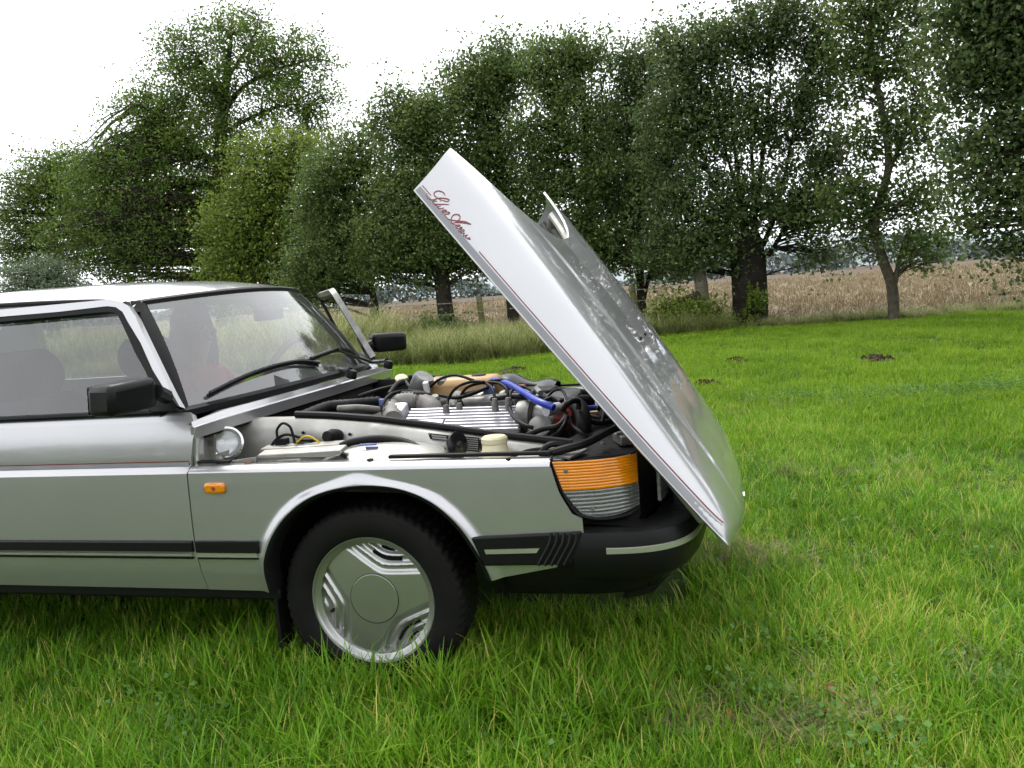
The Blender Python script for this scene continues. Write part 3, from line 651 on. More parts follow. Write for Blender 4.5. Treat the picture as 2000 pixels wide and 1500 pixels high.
def lens_mat(name, c, trans, rough=0.12):
    m, n, l, b = nodes_of(name)
    tc = n.new('ShaderNodeTexCoord'); nz = n.new('ShaderNodeTexNoise'); nz.inputs['Scale'].default_value = 25
    l.new(tc.outputs['Object'], nz.inputs['Vector'])
    rp = ramp(n, [(0.3, c), (0.7, tuple(x * 0.85 for x in c))]); l.new(nz.outputs['Fac'], rp.inputs[0]); l.new(rp.outputs[0], b.inputs['Base Color'])
    b.inputs['Roughness'].default_value = rough; b.inputs['Transmission Weight'].default_value = trans; b.inputs['IOR'].default_value = 1.49
    b.inputs['Coat Weight'].default_value = 0.5
    MATS[name] = m
lens_mat('amber_lens', (1.0, 0.33, 0.002), 0.35)
lens_mat('clear_lens', (0.80, 0.82, 0.81), 0.92, 0.05)
lens_mat('lamp_glass', (0.9, 0.92, 0.93), 0.8, 0.03)
def glass_mat(name, tintc, ior, d0=0.06, d1=0.14):
    m = bpy.data.materials.new(name); m.use_nodes = True
    n, l = m.node_tree.nodes, m.node_tree.links
    n.remove(n['Principled BSDF'])
    tr = n.new('ShaderNodeBsdfTransparent'); tr.inputs[0].default_value = (*tintc, 1)
    gl = n.new('ShaderNodeBsdfGlossy'); gl.inputs['Roughness'].default_value = 0.012
    lw = n.new('ShaderNodeLayerWeight'); lw.inputs[0].default_value = 0.5
    pw = n.new('ShaderNodeMath'); pw.operation = 'POWER'; l.new(lw.outputs['Facing'], pw.inputs[0]); pw.inputs[1].default_value = 3.2
    fr = n.new('ShaderNodeMath'); fr.operation = 'MULTIPLY_ADD'; l.new(pw.outputs[0], fr.inputs[0]); fr.inputs[1].default_value = 1 - ior; fr.inputs[2].default_value = ior; fr.use_clamp = True
    df = n.new('ShaderNodeBsdfDiffuse'); df.inputs[0].default_value = (0.5, 0.5, 0.5, 1)
    tc = n.new('ShaderNodeTexCoord'); nz = n.new('ShaderNodeTexNoise'); nz.inputs['Scale'].default_value = 5; nz.inputs['Detail'].default_value = 6
    l.new(tc.outputs['Object'], nz.inputs['Vector'])
    mr = n.new('ShaderNodeMapRange'); mr.inputs[1].default_value = 0.3; mr.inputs[2].default_value = 0.75; mr.inputs[3].default_value = d0; mr.inputs[4].default_value = d1
    l.new(nz.outputs['Fac'], mr.inputs[0])
    m0 = n.new('ShaderNodeMixShader'); l.new(mr.outputs[0], m0.inputs[0]); l.new(tr.outputs[0], m0.inputs[1]); l.new(df.outputs[0], m0.inputs[2])   # film of dust
    mx = n.new('ShaderNodeMixShader'); l.new(fr.outputs[0], mx.inputs[0]); l.new(m0.outputs[0], mx.inputs[1]); l.new(gl.outputs[0], mx.inputs[2])
    l.new(mx.outputs[0], n['Material Output'].inputs[0]); MATS[name] = m
glass_mat('car_glass', (0.80, 0.84, 0.82), 0.15, 0.08, 0.17)
glass_mat('side_glass', (0.70, 0.73, 0.72), 0.11, 0.02, 0.06)

car = empty('car')
tag(car, 'silver hatchback car with its bonnet tilted forward, parked on the lawn', 'car')

# ---------------------------------------------------------------- body sides
ZS = [0.30, 0.335, 0.40, 0.455, 0.51, 0.60, 0.70, 0.733, 0.750, 0.757, 0.77, 0.80, 0.85, 0.90, 0.935]
YS = [0.800, 0.822, 0.841, 0.849, 0.851, 0.851, 0.849, 0.8475, 0.826, 0.8215, 0.822, 0.820, 0.812, 0.796, 0.776]
def sy(z): return float(np.interp(z, ZS, YS))
def rear_taper(x): return 0.0 if x > -1.6 else 0.03 * ((-1.6 - x) / 2.1) ** 2
def arc_resample(pts, n, knots=None, smooth=True):
    P = np.array([tuple(q) for q in (smooth_path([(p[0], 0, p[1]) for p in pts], 8) if smooth else [Vector((p[0], 0, p[1])) for p in pts])])[:, [0, 2]]
    d = np.concatenate([[0], np.cumsum(np.linalg.norm(np.diff(P, axis=0), axis=1))]); d /= d[-1]
    t = np.linspace(0, 1, n)
    return np.stack([np.interp(t, d, P[:, 0]), np.interp(t, d, P[:, 1])], 1)
ARCH = [(-0.338, 0.334), (-0.336, 0.40), (-0.327, 0.453), (-0.295, 0.521), (-0.241, 0.588), (-0.163, 0.645), (-0.072, 0.677), (0.041, 0.690), (0.149, 0.679), (0.245, 0.641), (0.32, 0.578), (0.37, 0.507), (0.403, 0.440), (0.418, 0.392)]
FOUT = [(-0.575, 0.335), (-0.583, 0.517), (-0.582, 0.68), (-0.582, 0.733), (0.0, 0.733), (0.620, 0.733), (0.631, 0.690), (0.641, 0.655), (0.674, 0.594), (0.703, 0.580), (0.704, 0.540), (0.68, 0.485), (0.618, 0.434)]
FK = [0, 0.10, 0.22, 0.27, 0.50, 0.72, 0.75, 0.78, 0.83, 0.86, 0.90, 0.95, 1.0]
def arch_panel(arch, outer, knots, flare_w=0.040, flare=0.015, nr=24, n=121):
    A = arc_resample(arch, n)
    t = np.linspace(0, 1, n); o = np.array(outer)
    # keep the corners on sample points
    for k in knots: t[np.abs(t - k).argmin()] = k
    Ou = np.stack([np.interp(t, knots, o[:, 0]), np.interp(t, knots, o[:, 1])], 1)
    V = []
    for i in range(n):
        ln = np.linalg.norm(Ou[i] - A[i])
        for j in range(nr):
            s = (j / (nr - 1)) ** 1.9; q = A[i] + (Ou[i] - A[i]) * s; d = s * ln
            f = max(0.0, 1 - d / flare_w); f = f * f * (3 - 2 * f)
            V.append((q[0], -(sy(q[1]) + flare * f - rear_taper(q[0])), q[1]))
    Fc = [(i * nr + j, i * nr + j + 1, (i + 1) * nr + j + 1, (i + 1) * nr + j) for i in range(n - 1) for j in range(nr - 1)]
    return V, Fc, A
def mirror(V): return [(v[0], -v[1], v[2]) for v in V]
V, Fc, A_ = arch_panel(ARCH, FOUT, FK)
mb = MB().add(V, Fc)
def flange(i, j):
    x = -0.582 + 1.199 * i; z = float(np.interp(x, [-0.582, 0, 0.617], [0.752, 0.755, 0.753]))
    return [(x, -sy(0.733), 0.7335), (x, -0.8455, 0.7385), (x, -0.8405, 0.7435), (x, -0.833, z - 0.0045), (x, -0.824, z - 0.0005), (x, -0.815, z), (x, -0.795, z), (x, -0.790, z - 0.02)][j]
for side in (1, -1):
    fo = mobj('front_fender', mb.V if side == 1 else mirror(mb.V), mb.F, 'silver_paint', car, angle=28, solid=0.004, off=0)
    f2 = MB().grid(lambda u, v: flange(u, int(round(v * 7))), 30, 8)
    mobj('fender_flange', f2.V if side == 1 else mirror(f2.V), f2.F, 'silver_paint', fo, angle=40)
    lip = MB()
    Ar = arc_resample(ARCH, 60); c0 = np.array([0.04, 0.36])
    rows = []
    for (k, dy) in ((1.0, -0.022), (0.985, -0.021), (0.965, -0.012), (0.955, 0.02), (0.955, 0.05)):
        rows.append([(c0[0] + (q[0] - c0[0]) * k, -(sy(q[1])) + dy, c0[1] + (q[1] - c0[1]) * k) for q in Ar])
    V2 = [p for r_ in rows for p in r_]
    lip.add(V2, [(a * 60 + i, a * 60 + i + 1, (a + 1) * 60 + i + 1, (a + 1) * 60 + i) for a in range(4) for i in range(59)])
    mobj('shaded_arch_lip', lip.V if side == 1 else mirror(lip.V), lip.F, 'rubber', fo, angle=50)  # return flange of the arch; its shade is put into the dark colour
    # dark inner wheel housing
    wh = MB()
    def whf(u, v):
        a = math.pi * (1.0 - u)
        return (0.04 + 0.40 * math.cos(a), side * (-0.815 + 0.305 * v), 0.33 + 0.372 * math.sin(a))
    wh.grid(whf, 30, 4)
    wh.prism([(0.04 + 0.41 * math.cos(a), side * -0.520, 0.33 + 0.37 * math.sin(a)) for a in np.linspace(0, math.pi, 24)], (0, side * 0.01, 0))
    wh.make('wheel_arch_liner', 'void_black', car)

# ---------------------------------------------------------------- near door (hinge at the A post)
HINGE = Vector((-0.578, -0.80, 0.0))
def seam(z): return float(np.interp(z, [0.335, 0.517, 0.75, 0.885, 0.935], [-0.5785, -0.5885, -0.5875, -0.566, -0.60]))
XB = -1.80
zrows = sorted(set(list(np.linspace(0.335, 0.925, 22)) + [0.72, 0.733, 0.7415, 0.750, 0.757, 0.77, 0.90]))
def local(V, o=HINGE): return [(v[0] - o.x, v[1] - o.y, v[2] - o.z) for v in V]
def make_door():
    mb = MB(); nx = 10; k = len(zrows)
    V = [(XB + (seam(z) - XB) * u, -(sy(z) - rear_taper(XB + (seam(z) - XB) * u)), z) for u in np.linspace(0, 1, nx) for z in zrows]
    mb.add(V, [(i * k + j, (i + 1) * k + j, (i + 1) * k + j + 1, i * k + j + 1) for i in range(nx - 1) for j in range(k - 1)])
    d = mobj('door', local(mb.V), mb.F, 'silver_paint', car, angle=28, solid=0.03, off=-1)
    d.location = HINGE
    # window frame
    outer = [(-1.45,-0.638,1.309), (-1.177,-0.638,1.311), (-0.97,-0.637,1.313), (-0.916,-0.64,1.304), (-0.878,-0.648,1.285), (-0.842,-0.664,1.245), (-0.777,-0.7,1.155), (-0.697,-0.744,1.045), (-0.647,-0.771,0.977), (-0.618,-0.785,0.942)]
    inner = [(-1.444,-0.649,1.283), (-1.172,-0.649,1.284), (-0.966,-0.646,1.29), (-0.929,-0.649,1.284), (-0.898,-0.656,1.266), (-0.869,-0.67,1.229), (-0.806,-0.699,1.156), (-0.742,-0.737,1.064), (-0.678,-0.766,0.99), (-0.626,-0.784,0.944)]
    glass = [(-1.44,-0.656,1.266), (-1.169,-0.654,1.269), (-0.967,-0.653,1.272), (-0.937,-0.655,1.268), (-0.915,-0.661,1.253), (-0.885,-0.677,1.212), (-0.826,-0.711,1.127), (-0.775,-0.736,1.065), (-0.693,-0.77,0.979), (-0.641,-0.785,0.942)]
    def back(p): return (XB + 0.02, p[1], p[2] - 0.002)
    def strip(a, b, name, m, th, dy):
        a = [back(a[0])] + list(a); b = [back(b[0])] + list(b); n = len(a)
        m_ = MB(); V = [(p[0], p[1] + dy, p[2]) for p in a] + [(p[0], p[1] + dy, p[2]) for p in b]
        m_.add(V, [(i, i + 1, n + i + 1, n + i) for i in range(n - 1)])
        return mobj(name, local(m_.V), m_.F, m, d, solid=th, off=0, angle=60)
    strip(outer, inner, 'window_frame', 'silver_paint', 0.03, 0.0)
    strip(inner, glass, 'window_seal', 'rubber', 0.026, 0.0)
    # rear upright of the frame
    MB().prism(local([(XB + 0.0, outer[0][1], outer[0][2]), (XB + 0.03, outer[0][1], outer[0][2]), (XB + 0.03, -0.79, 0.925), (XB, -0.79, 0.925)]), (0, 0.02, 0)).make('window_frame', 'silver_paint', d)
    g = [back(glass[0])] + list(glass); n = len(g)
    bot = [(p[0], -0.79, 0.93) for p in g]
    mobj('window_glass', local([(p[0], p[1] + 0.012, p[2]) for p in g] + [(p[0], p[1] + 0.012, p[2]) for p in bot]), [(i, i + 1, n + i + 1, n + i) for i in range(n - 1)], 'side_glass', d, angle=60)
    # belt seal under the glass
    MB().tube(local([(XB + 0.01, -0.788, 0.927), (-1.2, -0.788, 0.929), (-0.70, -0.786, 0.930)]), 0.011, n=8).make('belt_seal', 'rubber', d)
    # side protection moulding with bright insert
    def mould(x0, x1, z0, z1, y0, pr_, m, nm):
        m_ = MB()
        pts = [(0, z0), (pr_, z0 + 0.004), (pr_, z1 - 0.006), (0, z1)]
        V = [(x, -(y0 + a), z) for x in (x0, x1) for a, z in pts]
        m_.add(V, [(0, 4, 5, 1), (1, 5, 6, 2), (2, 6, 7, 3), (3, 2, 1, 0), (4, 5, 6, 7)]); return m_
    m1 = mould(XB + 0.01, -0.592, 0.472, 0.512, 0.848, 0.014, None, None)
    mobj('side_moulding', local(m1.V), m1.F, 'black_plastic', d)
    m1 = mould(XB + 0.01, -0.600, 0.456, 0.4715, 0.847, 0.010, None, None)
    mobj('moulding_insert', local(m1.V), m1.F, 'trim_bright', d)
    m1 = mould(XB + 0.01, -0.596, 0.449, 0.4555, 0.847, 0.008, None, None)
    mobj('moulding_edge', local(m1.V), m1.F, 'black_plastic', d)
    # stripes: grey band and thin red line
    for nm, za, zb, m in (('grey_stripe', 0.753, 0.766, 'grey_band'), ('red_stripe', 0.7675, 0.7705, 'red_line')):
        V = [(x, -(sy(z) + 0.0015), z) for x in (XB + 0.01, -0.592) for z in (za, zb)]
        mobj(nm, local(V), [(0, 2, 3, 1)], m, d, solid=0.001)
    # inner card
    MB().box(tuple(local([(-1.2, -0.755, 0.63)])[0]), (1.15, 0.03, 0.52)).make('door_card', 'dash_black', d)
    MB().box(tuple(local([(-1.25, -0.72, 0.70)])[0]), (0.7, 0.05, 0.05)).make('arm_rest', 'seat_fabric', d, bevel=0.015)
    # mirror
    o1, o2, i1, i2 = Vector((-0.689,-1.04,1.051)), Vector((-0.697,-1.04,0.953)), Vector((-0.655,-0.86,1.057)), Vector((-0.659,-0.86,0.957))
    bk = Vector((-0.085, 0.015, 0))
    bm_ = MB(); ins = lambda p, c, k: p.lerp(c, k)
    c_ = (o1 + o2 + i1 + i2) / 4
    V = [o1, o2, i2, i1]; Vb = [p + bk for p in V]
    Vf = [ins(p, c_, 0.06) + Vector((0.022, -0.012, 0)) for p in V]
    bm_.add(Vf + V + Vb, [(0, 1, 2, 3), (11, 10, 9, 8)] + [(a + i, a + 4 + i, a + 4 + (i + 1) % 4, a + (i + 1) % 4) for a in (0, 4) for i in range(4)])
    mobj('door_mirror', local(bm_.V), bm_.F, 'black_plastic', d, bevel=0.020, angle=70)
    Vg = [ins(p, c_, 0.1) + bk + Vector((-0.003, 0, 0)) for p in V]
    mobj('mirror_glass', local(Vg), [(0, 1, 2, 3)], 'chrome', d)
    sail = [(-0.744,-0.743,1.047), (-0.703,-0.764,0.996), (-0.654,-0.777,0.961), (-0.614,-0.79,0.931), (-0.728,-0.79,0.93), (-0.746,-0.786,0.94), (-0.761,-0.749,1.031)]
    MB().prism(local([(p[0], p[1] - 0.012, p[2]) for p in sail]), (0, 0.035, 0)).make('mirror_base', 'black_plastic', d, bevel=0.006)
    MB().tube(local([(-0.653,-0.86,1.007), (-0.664,-0.8,0.982)]), 0.025, n=8).make('mirror_arm', 'black_plastic', d)
    # handle
    MB().box(tuple(local([(-1.66, -0.842, 0.79)])[0]), (0.16, 0.02, 0.035)).make('door_handle', 'black_plastic', d, bevel=0.006)
    return d
near_door = make_door()
far_door = copy_tree(near_door, car)
hf = Vector((HINGE.x - 0.035, -HINGE.y, 0.012))
far_door.matrix_local = Matrix.Translation(hf) @ Matrix.Rotation(-R(58), 4, 'Z') @ Matrix.Diagonal((1, -1, 1, 1))
far_door['label'] = 'driver door standing open on the far side'
for ch in list(far_door.children):
    if ch.name.startswith('window_glass'): bpy.data.objects.remove(ch)            # wound down
    elif ch.name.startswith(('door_mirror', 'mirror_glass', 'mirror_arm')): ch.location = (-0.05, 0.055, 0)
    elif ch.name.startswith('window_frame') and len(ch.data.vertices) < 12:
        ch.data = ch.data.copy(); ch.data.materials[0] = MATS['black_plastic']
    elif ch.name.startswith('window_frame'):
        ch.data = ch.data.copy(); ch.data.materials[0] = MATS['dull_aluminium']

# fender moulding piece behind the arch
MB().box((-0.463, -0.855, 0.492), (0.232, 0.014, 0.040)).make('side_moulding', 'black_plastic', car, bevel=0.003)
MB().box((-0.468, -0.852, 0.464), (0.222, 0.010, 0.015)).make('moulding_insert', 'trim_bright', car)
MB().box((-0.463, -0.851, 0.4525), (0.232, 0.010, 0.006)).make('moulding_edge', 'black_plastic', car)
# side repeater lamp
rep = MB().box((-0.4835, -0.8555, 0.6865), (0.074, 0.018, 0.034)).make('side_repeater', 'amber_lens', car, bevel=0.008)
MB().lathe([(0.007, 0), (0.006, 0.002), (0.001, 0.002)], (-0.4835, -0.8645, 0.6865), (0, -1, 0), n=12).make('repeater_bulb_mark', 'red_plastic', rep)

# rear body (beyond the left edge of the photo)
RARCH = [(x - 2.517 - 0.04, z - 0.03) for x, z in ARCH]
ROUT = [(-3.05, 0.335), (-3.60, 0.36), (-3.70, 0.55), (-3.66, 0.85), (-3.2, 0.93), (-1.83, 0.93), (-1.806, 0.90), (-1.806, 0.75), (-1.806, 0.60), (-1.806, 0.50), (-1.806, 0.42), (-1.806, 0.37), (-1.806, 0.335)]
V, Fc, _a = arch_panel([(x, max(z, 0.335)) for x, z in RARCH], ROUT, FK, n=61, nr=12)
for side in (1, -1):
    mobj('quarter_panel', V if side == 1 else mirror(V), Fc, 'silver_paint', car, angle=28, solid=0.004, off=0)
    s_ = side
    # B pillar, C pillar and quarter glass on the tilted side plane
    def T(x, z): return (x, s_ * (-0.79 + 0.4 * (z - 0.93)), z)
    MB().prism([T(-1.81, 0.93), T(-1.90, 0.93), T(-1.93, 1.285), T(-1.84, 1.285)], (0, s_ * 0.05, 0)).make('b_pillar', 'black_plastic', car)
    MB().prism([T(-2.62, 0.93), T(-3.25, 0.93), T(-2.75, 1.25), T(-2.52, 1.285)], (0, s_ * 0.05, 0)).make('c_pillar', 'silver_paint', car)
    mobj('quarter_window', [T(-1.90, 0.93), T(-2.62, 0.93), T(-2.52, 1.285), T(-1.93, 1.285)], [(0, 1, 2, 3)], 'side_glass', car)
    MB().tube([(-3.55, s_ * -0.80, 0.318), (-2.95, s_ * -0.80, 0.316)], 0.02, n=6).make('sill', 'black_plastic', car)
    MB().box((-1.20, s_ * -0.775, 0.312), (1.75, 0.05, 0.045)).make('sill', 'black_plastic', car, bevel=0.01)
# mud flap behind the front wheel
MB().box((-0.345, -0.76, 0.215), (0.012, 0.08, 0.18)).make('mud_flap', 'rubber', car)
MB().box((-1.9, 0, 0.265), (3.2, 1.30, 0.06)).make('floor_pan', 'void_black', car)

# ---------------------------------------------------------------- windscreen, seal, roof
def wbase(s): return Vector((-0.515 - 0.145 * abs(s) ** 2.4, 0.700 * s, 0.955 - 0.020 * s * s))
def wtop(s): return Vector((-0.735 - 0.150 * abs(s) ** 2.4, 0.560 * s, 1.318 - 0.026 * s * s))
def W(s, t, off=0.0):
    p = wbase(s).lerp(wtop(s), t); b = math.sin(math.pi * min(max(t, 0), 1)) * 0.018 + off
    return p + Vector((0.82, 0.35 * s, 0.45)) * b
MB().grid(lambda u, v: W(-1 + 2 * u, v), 41, 14).make('windscreen', 'car_glass', car, angle=80)
seal = MB()
def ring(f0, f1, n, a, b):
    seal.grid(lambda u, v: W(*f0(u)[:2], off=a) if v < 0.25 else W(*(Vector(f0(u)).lerp(Vector(f1(u)), 0.5)), off=b) if v < 0.75 else W(*f1(u)[:2], off=a), n, 3)
ring(lambda u: (-1.075 + 2.15 * u, -0.085), lambda u: (-1 + 2 * u, 0.0), 41, 0.002, 0.014)
ring(lambda u: (-1.05 + 2.10 * u, 1.055), lambda u: (-1 + 2 * u, 1.0), 41, 0.002, 0.010)
ring(lambda u: (-1.075, -0.085 + 1.14 * u), lambda u: (-1.0, u), 20, 0.004, 0.016)
ring(lambda u: (1.075, -0.085 + 1.14 * u), lambda u: (1.0, u), 20, 0.004, 0.016)
seal.make('windscreen_seal', 'rubber', car, angle=60)
RX = [-2.95, -2.6, -2.3, -1.7, -1.29, -1.03, -0.85, -0.74]; RZ_ = [1.285, 1.355, 1.388, 1.402, 1.397, 1.382, 1.354, 1.322]
def roof(u, v):
    s = -1 + 2 * u
    fe = W(s * 1.02, 1.04); xb = -2.6 - 0.15 * (1 - abs(s))
    x = fe.x + (xb - fe.x) * v
    y = s * float(np.interp(v, [0, 0.12, 1], [0.572, 0.615, 0.60]))
    xc = x if abs(s) < 1e-6 else x + 0.15 * abs(s) ** 2.4 * max(0, 1 - v * 2)
    z = float(np.interp(xc, RX, RZ_)) - 0.072 * abs(s) ** 3.2 * (0.45 + 0.55 * min(1, v * 5))
    if v == 0: z = fe.z - 0.002
    return Vector((x, y, z))
MB().grid(roof, 31, 33).make('roof', 'silver_paint', car, angle=50, solid=0.012)
for side in (1, -1):
    dr = [(-2.5, 1.318), (-1.9, 1.332), (-1.45, 1.330), (-1.08, 1.318), (-0.965, 1.306), (-0.905, 1.283), (-0.875, 1.262)]
    MB().tube([(x, side * -(0.625 - (1.33 - z) * 0.1), z) for x, z in dr], 0.009, n=8, cr=4).make('drip_rail', 'rubber', car)
    # body side between roof edge and door frame
    MB().grid(lambda u, v: (-0.90 - 1.62 * u, side * -(0.60 + 0.055 * v - 0.01), (1.30 + 0.028 * min(1, u * 4)) - 0.045 * v), 20, 3).make('roof_rail', 'silver_paint', car, solid=0.01)
    MB().tube([W(side * -1.09, t) + Vector((-0.012, 0, 0)) for t in np.linspace(-0.05, 1.02, 8)], 0.022, n=8).make('a_pillar', 'black_plastic', car)
# rear hatch
def hatch(u, v):
    s = -1 + 2 * u; x = -2.72 - 1.0 * v; z = 1.325 - 0.40 * v - 0.03 * s * s - 0.02 * math.sin(v * math.pi) * -1
    return (x, s * (0.60 + 0.13 * v), z)
MB().grid(lambda u, v: hatch(u, 0.06 + 0.62 * v), 15, 8).make('rear_window', 'car_glass', car)
MB().grid(lambda u, v: hatch(u, 0.68 + 0.32 * v), 15, 4).make('tailgate', 'silver_paint', car, solid=0.02)
MB().grid(lambda u, v: (-3.71 - 0.02 * math.sin(v * 3.14), (-1 + 2 * u) * 0.78, 0.92 - 0.55 * v), 9, 6).make('rear_panel', 'silver_paint', car, solid=0.02)
MB().box((-3.76, 0, 0.48), (0.14, 1.62, 0.16)).make('rear_bumper', 'black_plastic', car, bevel=0.03)

# ---------------------------------------------------------------- cowl, wipers
def cowl_front(s): return Vector((-0.462 - 0.088 * abs(s) ** 1.8, 0.832 * s, 0.908 - 0.022 * s * s))
def cowl_back(s):
    q = W(s * 1.07, -0.09); return Vector((max(q.x, -0.592), q.y * 1.05, q.z - 0.004 - 0.012 * max(0, abs(s) - 0.8) / 0.2))
def cowl(u, v):
    s = -1 + 2 * u; a, b = cowl_back(s), cowl_front(s)
    if v < 0.5: return a.lerp(b, v * 1.3) + Vector((0, 0, 0.010 * math.sin(v * 2 * math.pi * 0.5)))
    if v < 0.85: return a.lerp(b, 0.72) + (b - a.lerp(b, 0.72)) * ((v - 0.5) / 0.35) + Vector((0, 0, -0.006))
    return b + Vector((-0.004, 0, -0.006 - 0.035 * (v - 0.85) / 0.15))
MB().grid(cowl, 41, 13).make('cowl_panel', 'silver_paint', car, angle=18, solid=0.004)
MB().tube([cowl_front(s) + Vector((-0.018, 0, -0.04)) for s in np.linspace(-0.93, 0.97, 24)], 0.013, n=8).make('cowl_seal', 'rubber', car)
def wiper(pivot, elbow, b0, b1, bl):
    w = empty('windscreen_wiper', (0, 0, 0), car)
    MB().lathe([(0.022, 0), (0.022, 0.02), (0.016, 0.034), (0.003, 0.036)], pivot, (0.35, 0, 0.94), n=14).make('pivot_cap', 'black_plastic', w)
    MB().tube([Vector(pivot) + Vector((0, 0, 0.03)), elbow, Vector(b0).lerp(Vector(b1), 0.55) + Vector((0.02, 0, 0.02))], [0.014, 0.010, 0.006], n=7, cr=5).make('wiper_arm', 'black_gloss', w)
    MB().tube(bl, 0.0055, n=6, cr=4).make('wiper_bridge', 'black_gloss', w)
    MB().tube([Vector(p) + Vector((-0.008, 0, -0.010)) for p in (bl[0], bl[1], bl[2], bl[3], bl[4])], 0.0065, n=6, cr=4).make('wiper_blade', 'rubber', w)
def onW(px_s, t, o=0.03): return W(px_s, t, o)
# arms and blades lie on the lower glass
wiper((-0.401,0.035,0.93), (-0.619,0.257,0.955), W(-0.88, 0.10, 0.02), W(-0.10, 0.16, 0.02), [W(-0.90, 0.055, 0.022), W(-0.68, 0.135, 0.03), W(-0.44, 0.165, 0.035), W(-0.22, 0.16, 0.03), W(-0.02, 0.10, 0.022)])
wiper((-0.401,0.426,0.93), (-0.542,0.533,0.955), W(-0.06, 0.16, 0.02), W(0.55, 0.16, 0.02), [W(-0.09, 0.17, 0.022), W(0.10, 0.19, 0.03), W(0.28, 0.20, 0.035), W(0.48, 0.17, 0.03), W(0.62, 0.12, 0.022)])

# ---------------------------------------------------------------- wheels
def make_wheel():
    w = empty('wheel', (0, -0.715, 0.30), car)
    ax = Vector((0, -1, 0))
    def P(r, t, a): return (r * math.cos(a), -t, r * math.sin(a))
    prof = [(0.196, 0.060), (0.204, 0.084), (0.212, 0.092), (0.228, 0.099), (0.250, 0.102), (0.270, 0.100), (0.284, 0.096), (0.288, 0.0955), (0.291, 0.093), (0.298, 0.089), (0.304, 0.080), (0.3065, 0.066), (0.3075, 0.05), (0.3075, 0.033), (0.3075, 0.018), (0.3075, 0.0)]
    prof = prof + [(r, -t) for r, t in prof[::-1][1:]]
    n = 360; V = []
    for (r, t) in prof:
        for i in range(n):
            a = 2 * math.pi * i / n; k = (i + int(abs(t) * 60)) % 6; rr = r; tt = t
            if 0.026 < abs(t) <= 0.090 and r > 0.286 and k in (0, 1): rr -= 0.0042
            if abs(abs(t) - 0.018) < 0.002 or abs(abs(t) - 0.05) < 0.002: rr -= 0.006
            V.append(P(rr, tt, a))
    Fc = [(i * n + k, i * n + (k + 1) % n, (i + 1) * n + (k + 1) % n, (i + 1) * n + k) for i in range(len(prof) - 1) for k in range(n)]
    mobj('tyre', V, Fc, 'tyre_rubber', w, angle=40)
    # rim lip and dished face with three groups of chevron ribs
    rim = MB()
    pr_ = [(0.196, 0.058), (0.2075, 0.080), (0.2095, 0.0865), (0.2075, 0.0885), (0.2045, 0.0875), (0.2025, 0.0815), (0.199, 0.0785), (0.189, 0.0750), (0.1845, 0.0715), (0.1840, 0.040)]
    rim.add([P(r, t, 2 * math.pi * i / 96) for r, t in pr_ for i in range(96)], [(i * 96 + k, i * 96 + (k + 1) % 96, (i + 1) * 96 + (k + 1) % 96, (i + 1) * 96 + k) for i in range(len(pr_) - 1) for k in range(96)])
    GA = [R(72), R(192), R(312)]
    def chev(r, th):
        best = 0
        for g in GA:
            a, b = r * math.cos(th - g), r * math.sin(th - g)
            best = max(best, (a - 0.36 * math.sqrt(b * b + 0.0004)) / 0.192)
        return best
    def depth(r, th):
        base = 0.0715 - 0.006 * (r / 0.19) ** 2
        t = chev(r, th)
        if t > 0.42:
            k = (t - 0.42) / 0.162; f = k - math.floor(k); lv = math.floor(k)
            ridge = 0.011 * (0.5 + 0.5 * math.cos(math.pi * min(1, f * 2.0)))
            rise = 0.010 * max(0, (f - 0.72) / 0.28) ** 2
            base -= 0.011 - ridge - rise + 0.003 * lv - (0.003 * min(1, f * 2.6) if lv else 0) * 0
        return base
    nr, nt = 88, 324
    V = [P(0.1845 * (j / (nr - 1)), depth(0.1845 * (j / (nr - 1)), 2 * math.pi * i / nt), 2 * math.pi * i / nt) for j in range(nr) for i in range(nt)]
    rim.add(V, [(j * nt + i, (j + 1) * nt + i, (j + 1) * nt + (i + 1) % nt, j * nt + (i + 1) % nt) for j in range(nr - 1) for i in range(nt)])
    rim.make('rim', 'rim_silver', w, angle=50)
    # round centre cap
    MB().add([P(r, t, 2 * math.pi * i / 64) for r, t in ((0.0805, 0.066), (0.0805, 0.0720), (0.0795, 0.0726), (0.05, 0.0732), (0.002, 0.0735)) for i in range(64)],
             [(j * 64 + i, j * 64 + (i + 1) % 64, (j + 1) * 64 + (i + 1) % 64, (j + 1) * 64 + i) for j in range(4) for i in range(64)]).make('centre_cap', 'rim_silver', w, angle=15)
    gr = MB(); gr.tube([P(0.0815, 0.0712, 2 * math.pi * i / 64) for i in range(65)], 0.0012, n=5, caps=False); gr.make('cap_groove', 'void_black', w)
    # dark cooling slots along two of the ribs
    def slot(g, tt, b0, b1, rr_, dz):
        pts = []
        for b in np.linspace(b0, b1, 9):
            a = tt * 0.192 + 0.36 * math.sqrt(b * b + 0.0004); r = math.hypot(a, b); th = g + math.atan2(b, a)
            if r < 0.178: pts.append(P(r, depth(r, th) + dz, th))
        if len(pts) > 2: MB().tube(pts, rr_, n=7).make('cooling_slot', 'void_black', w)
    slot(GA[0], 0.685, -0.055, 0.042, 0.0062, 0.0015); slot(GA[0], 0.845, -0.024, 0.018, 0.0058, 0.0015)
    slot(GA[2], 0.685, -0.045, 0.055, 0.0046, 0.0); slot(GA[2], 0.845, -0.02, 0.02, 0.0040, 0.0)
    MB().tube([P(0.160, 0.060, R(196)), P(0.158, 0.074, R(196))], 0.0055, n=10).make('valve', 'rubber', w)
    MB().lathe([(0.19, -0.05), (0.19, 0.03), (0.10, 0.035), (0.01, 0.035)], (0, 0, 0), (0, -1, 0), n=32).make('brake_drum', 'void_black', w)
    return w
w0 = make_wheel()
w0.rotation_euler = (0, 0, R(0.8))
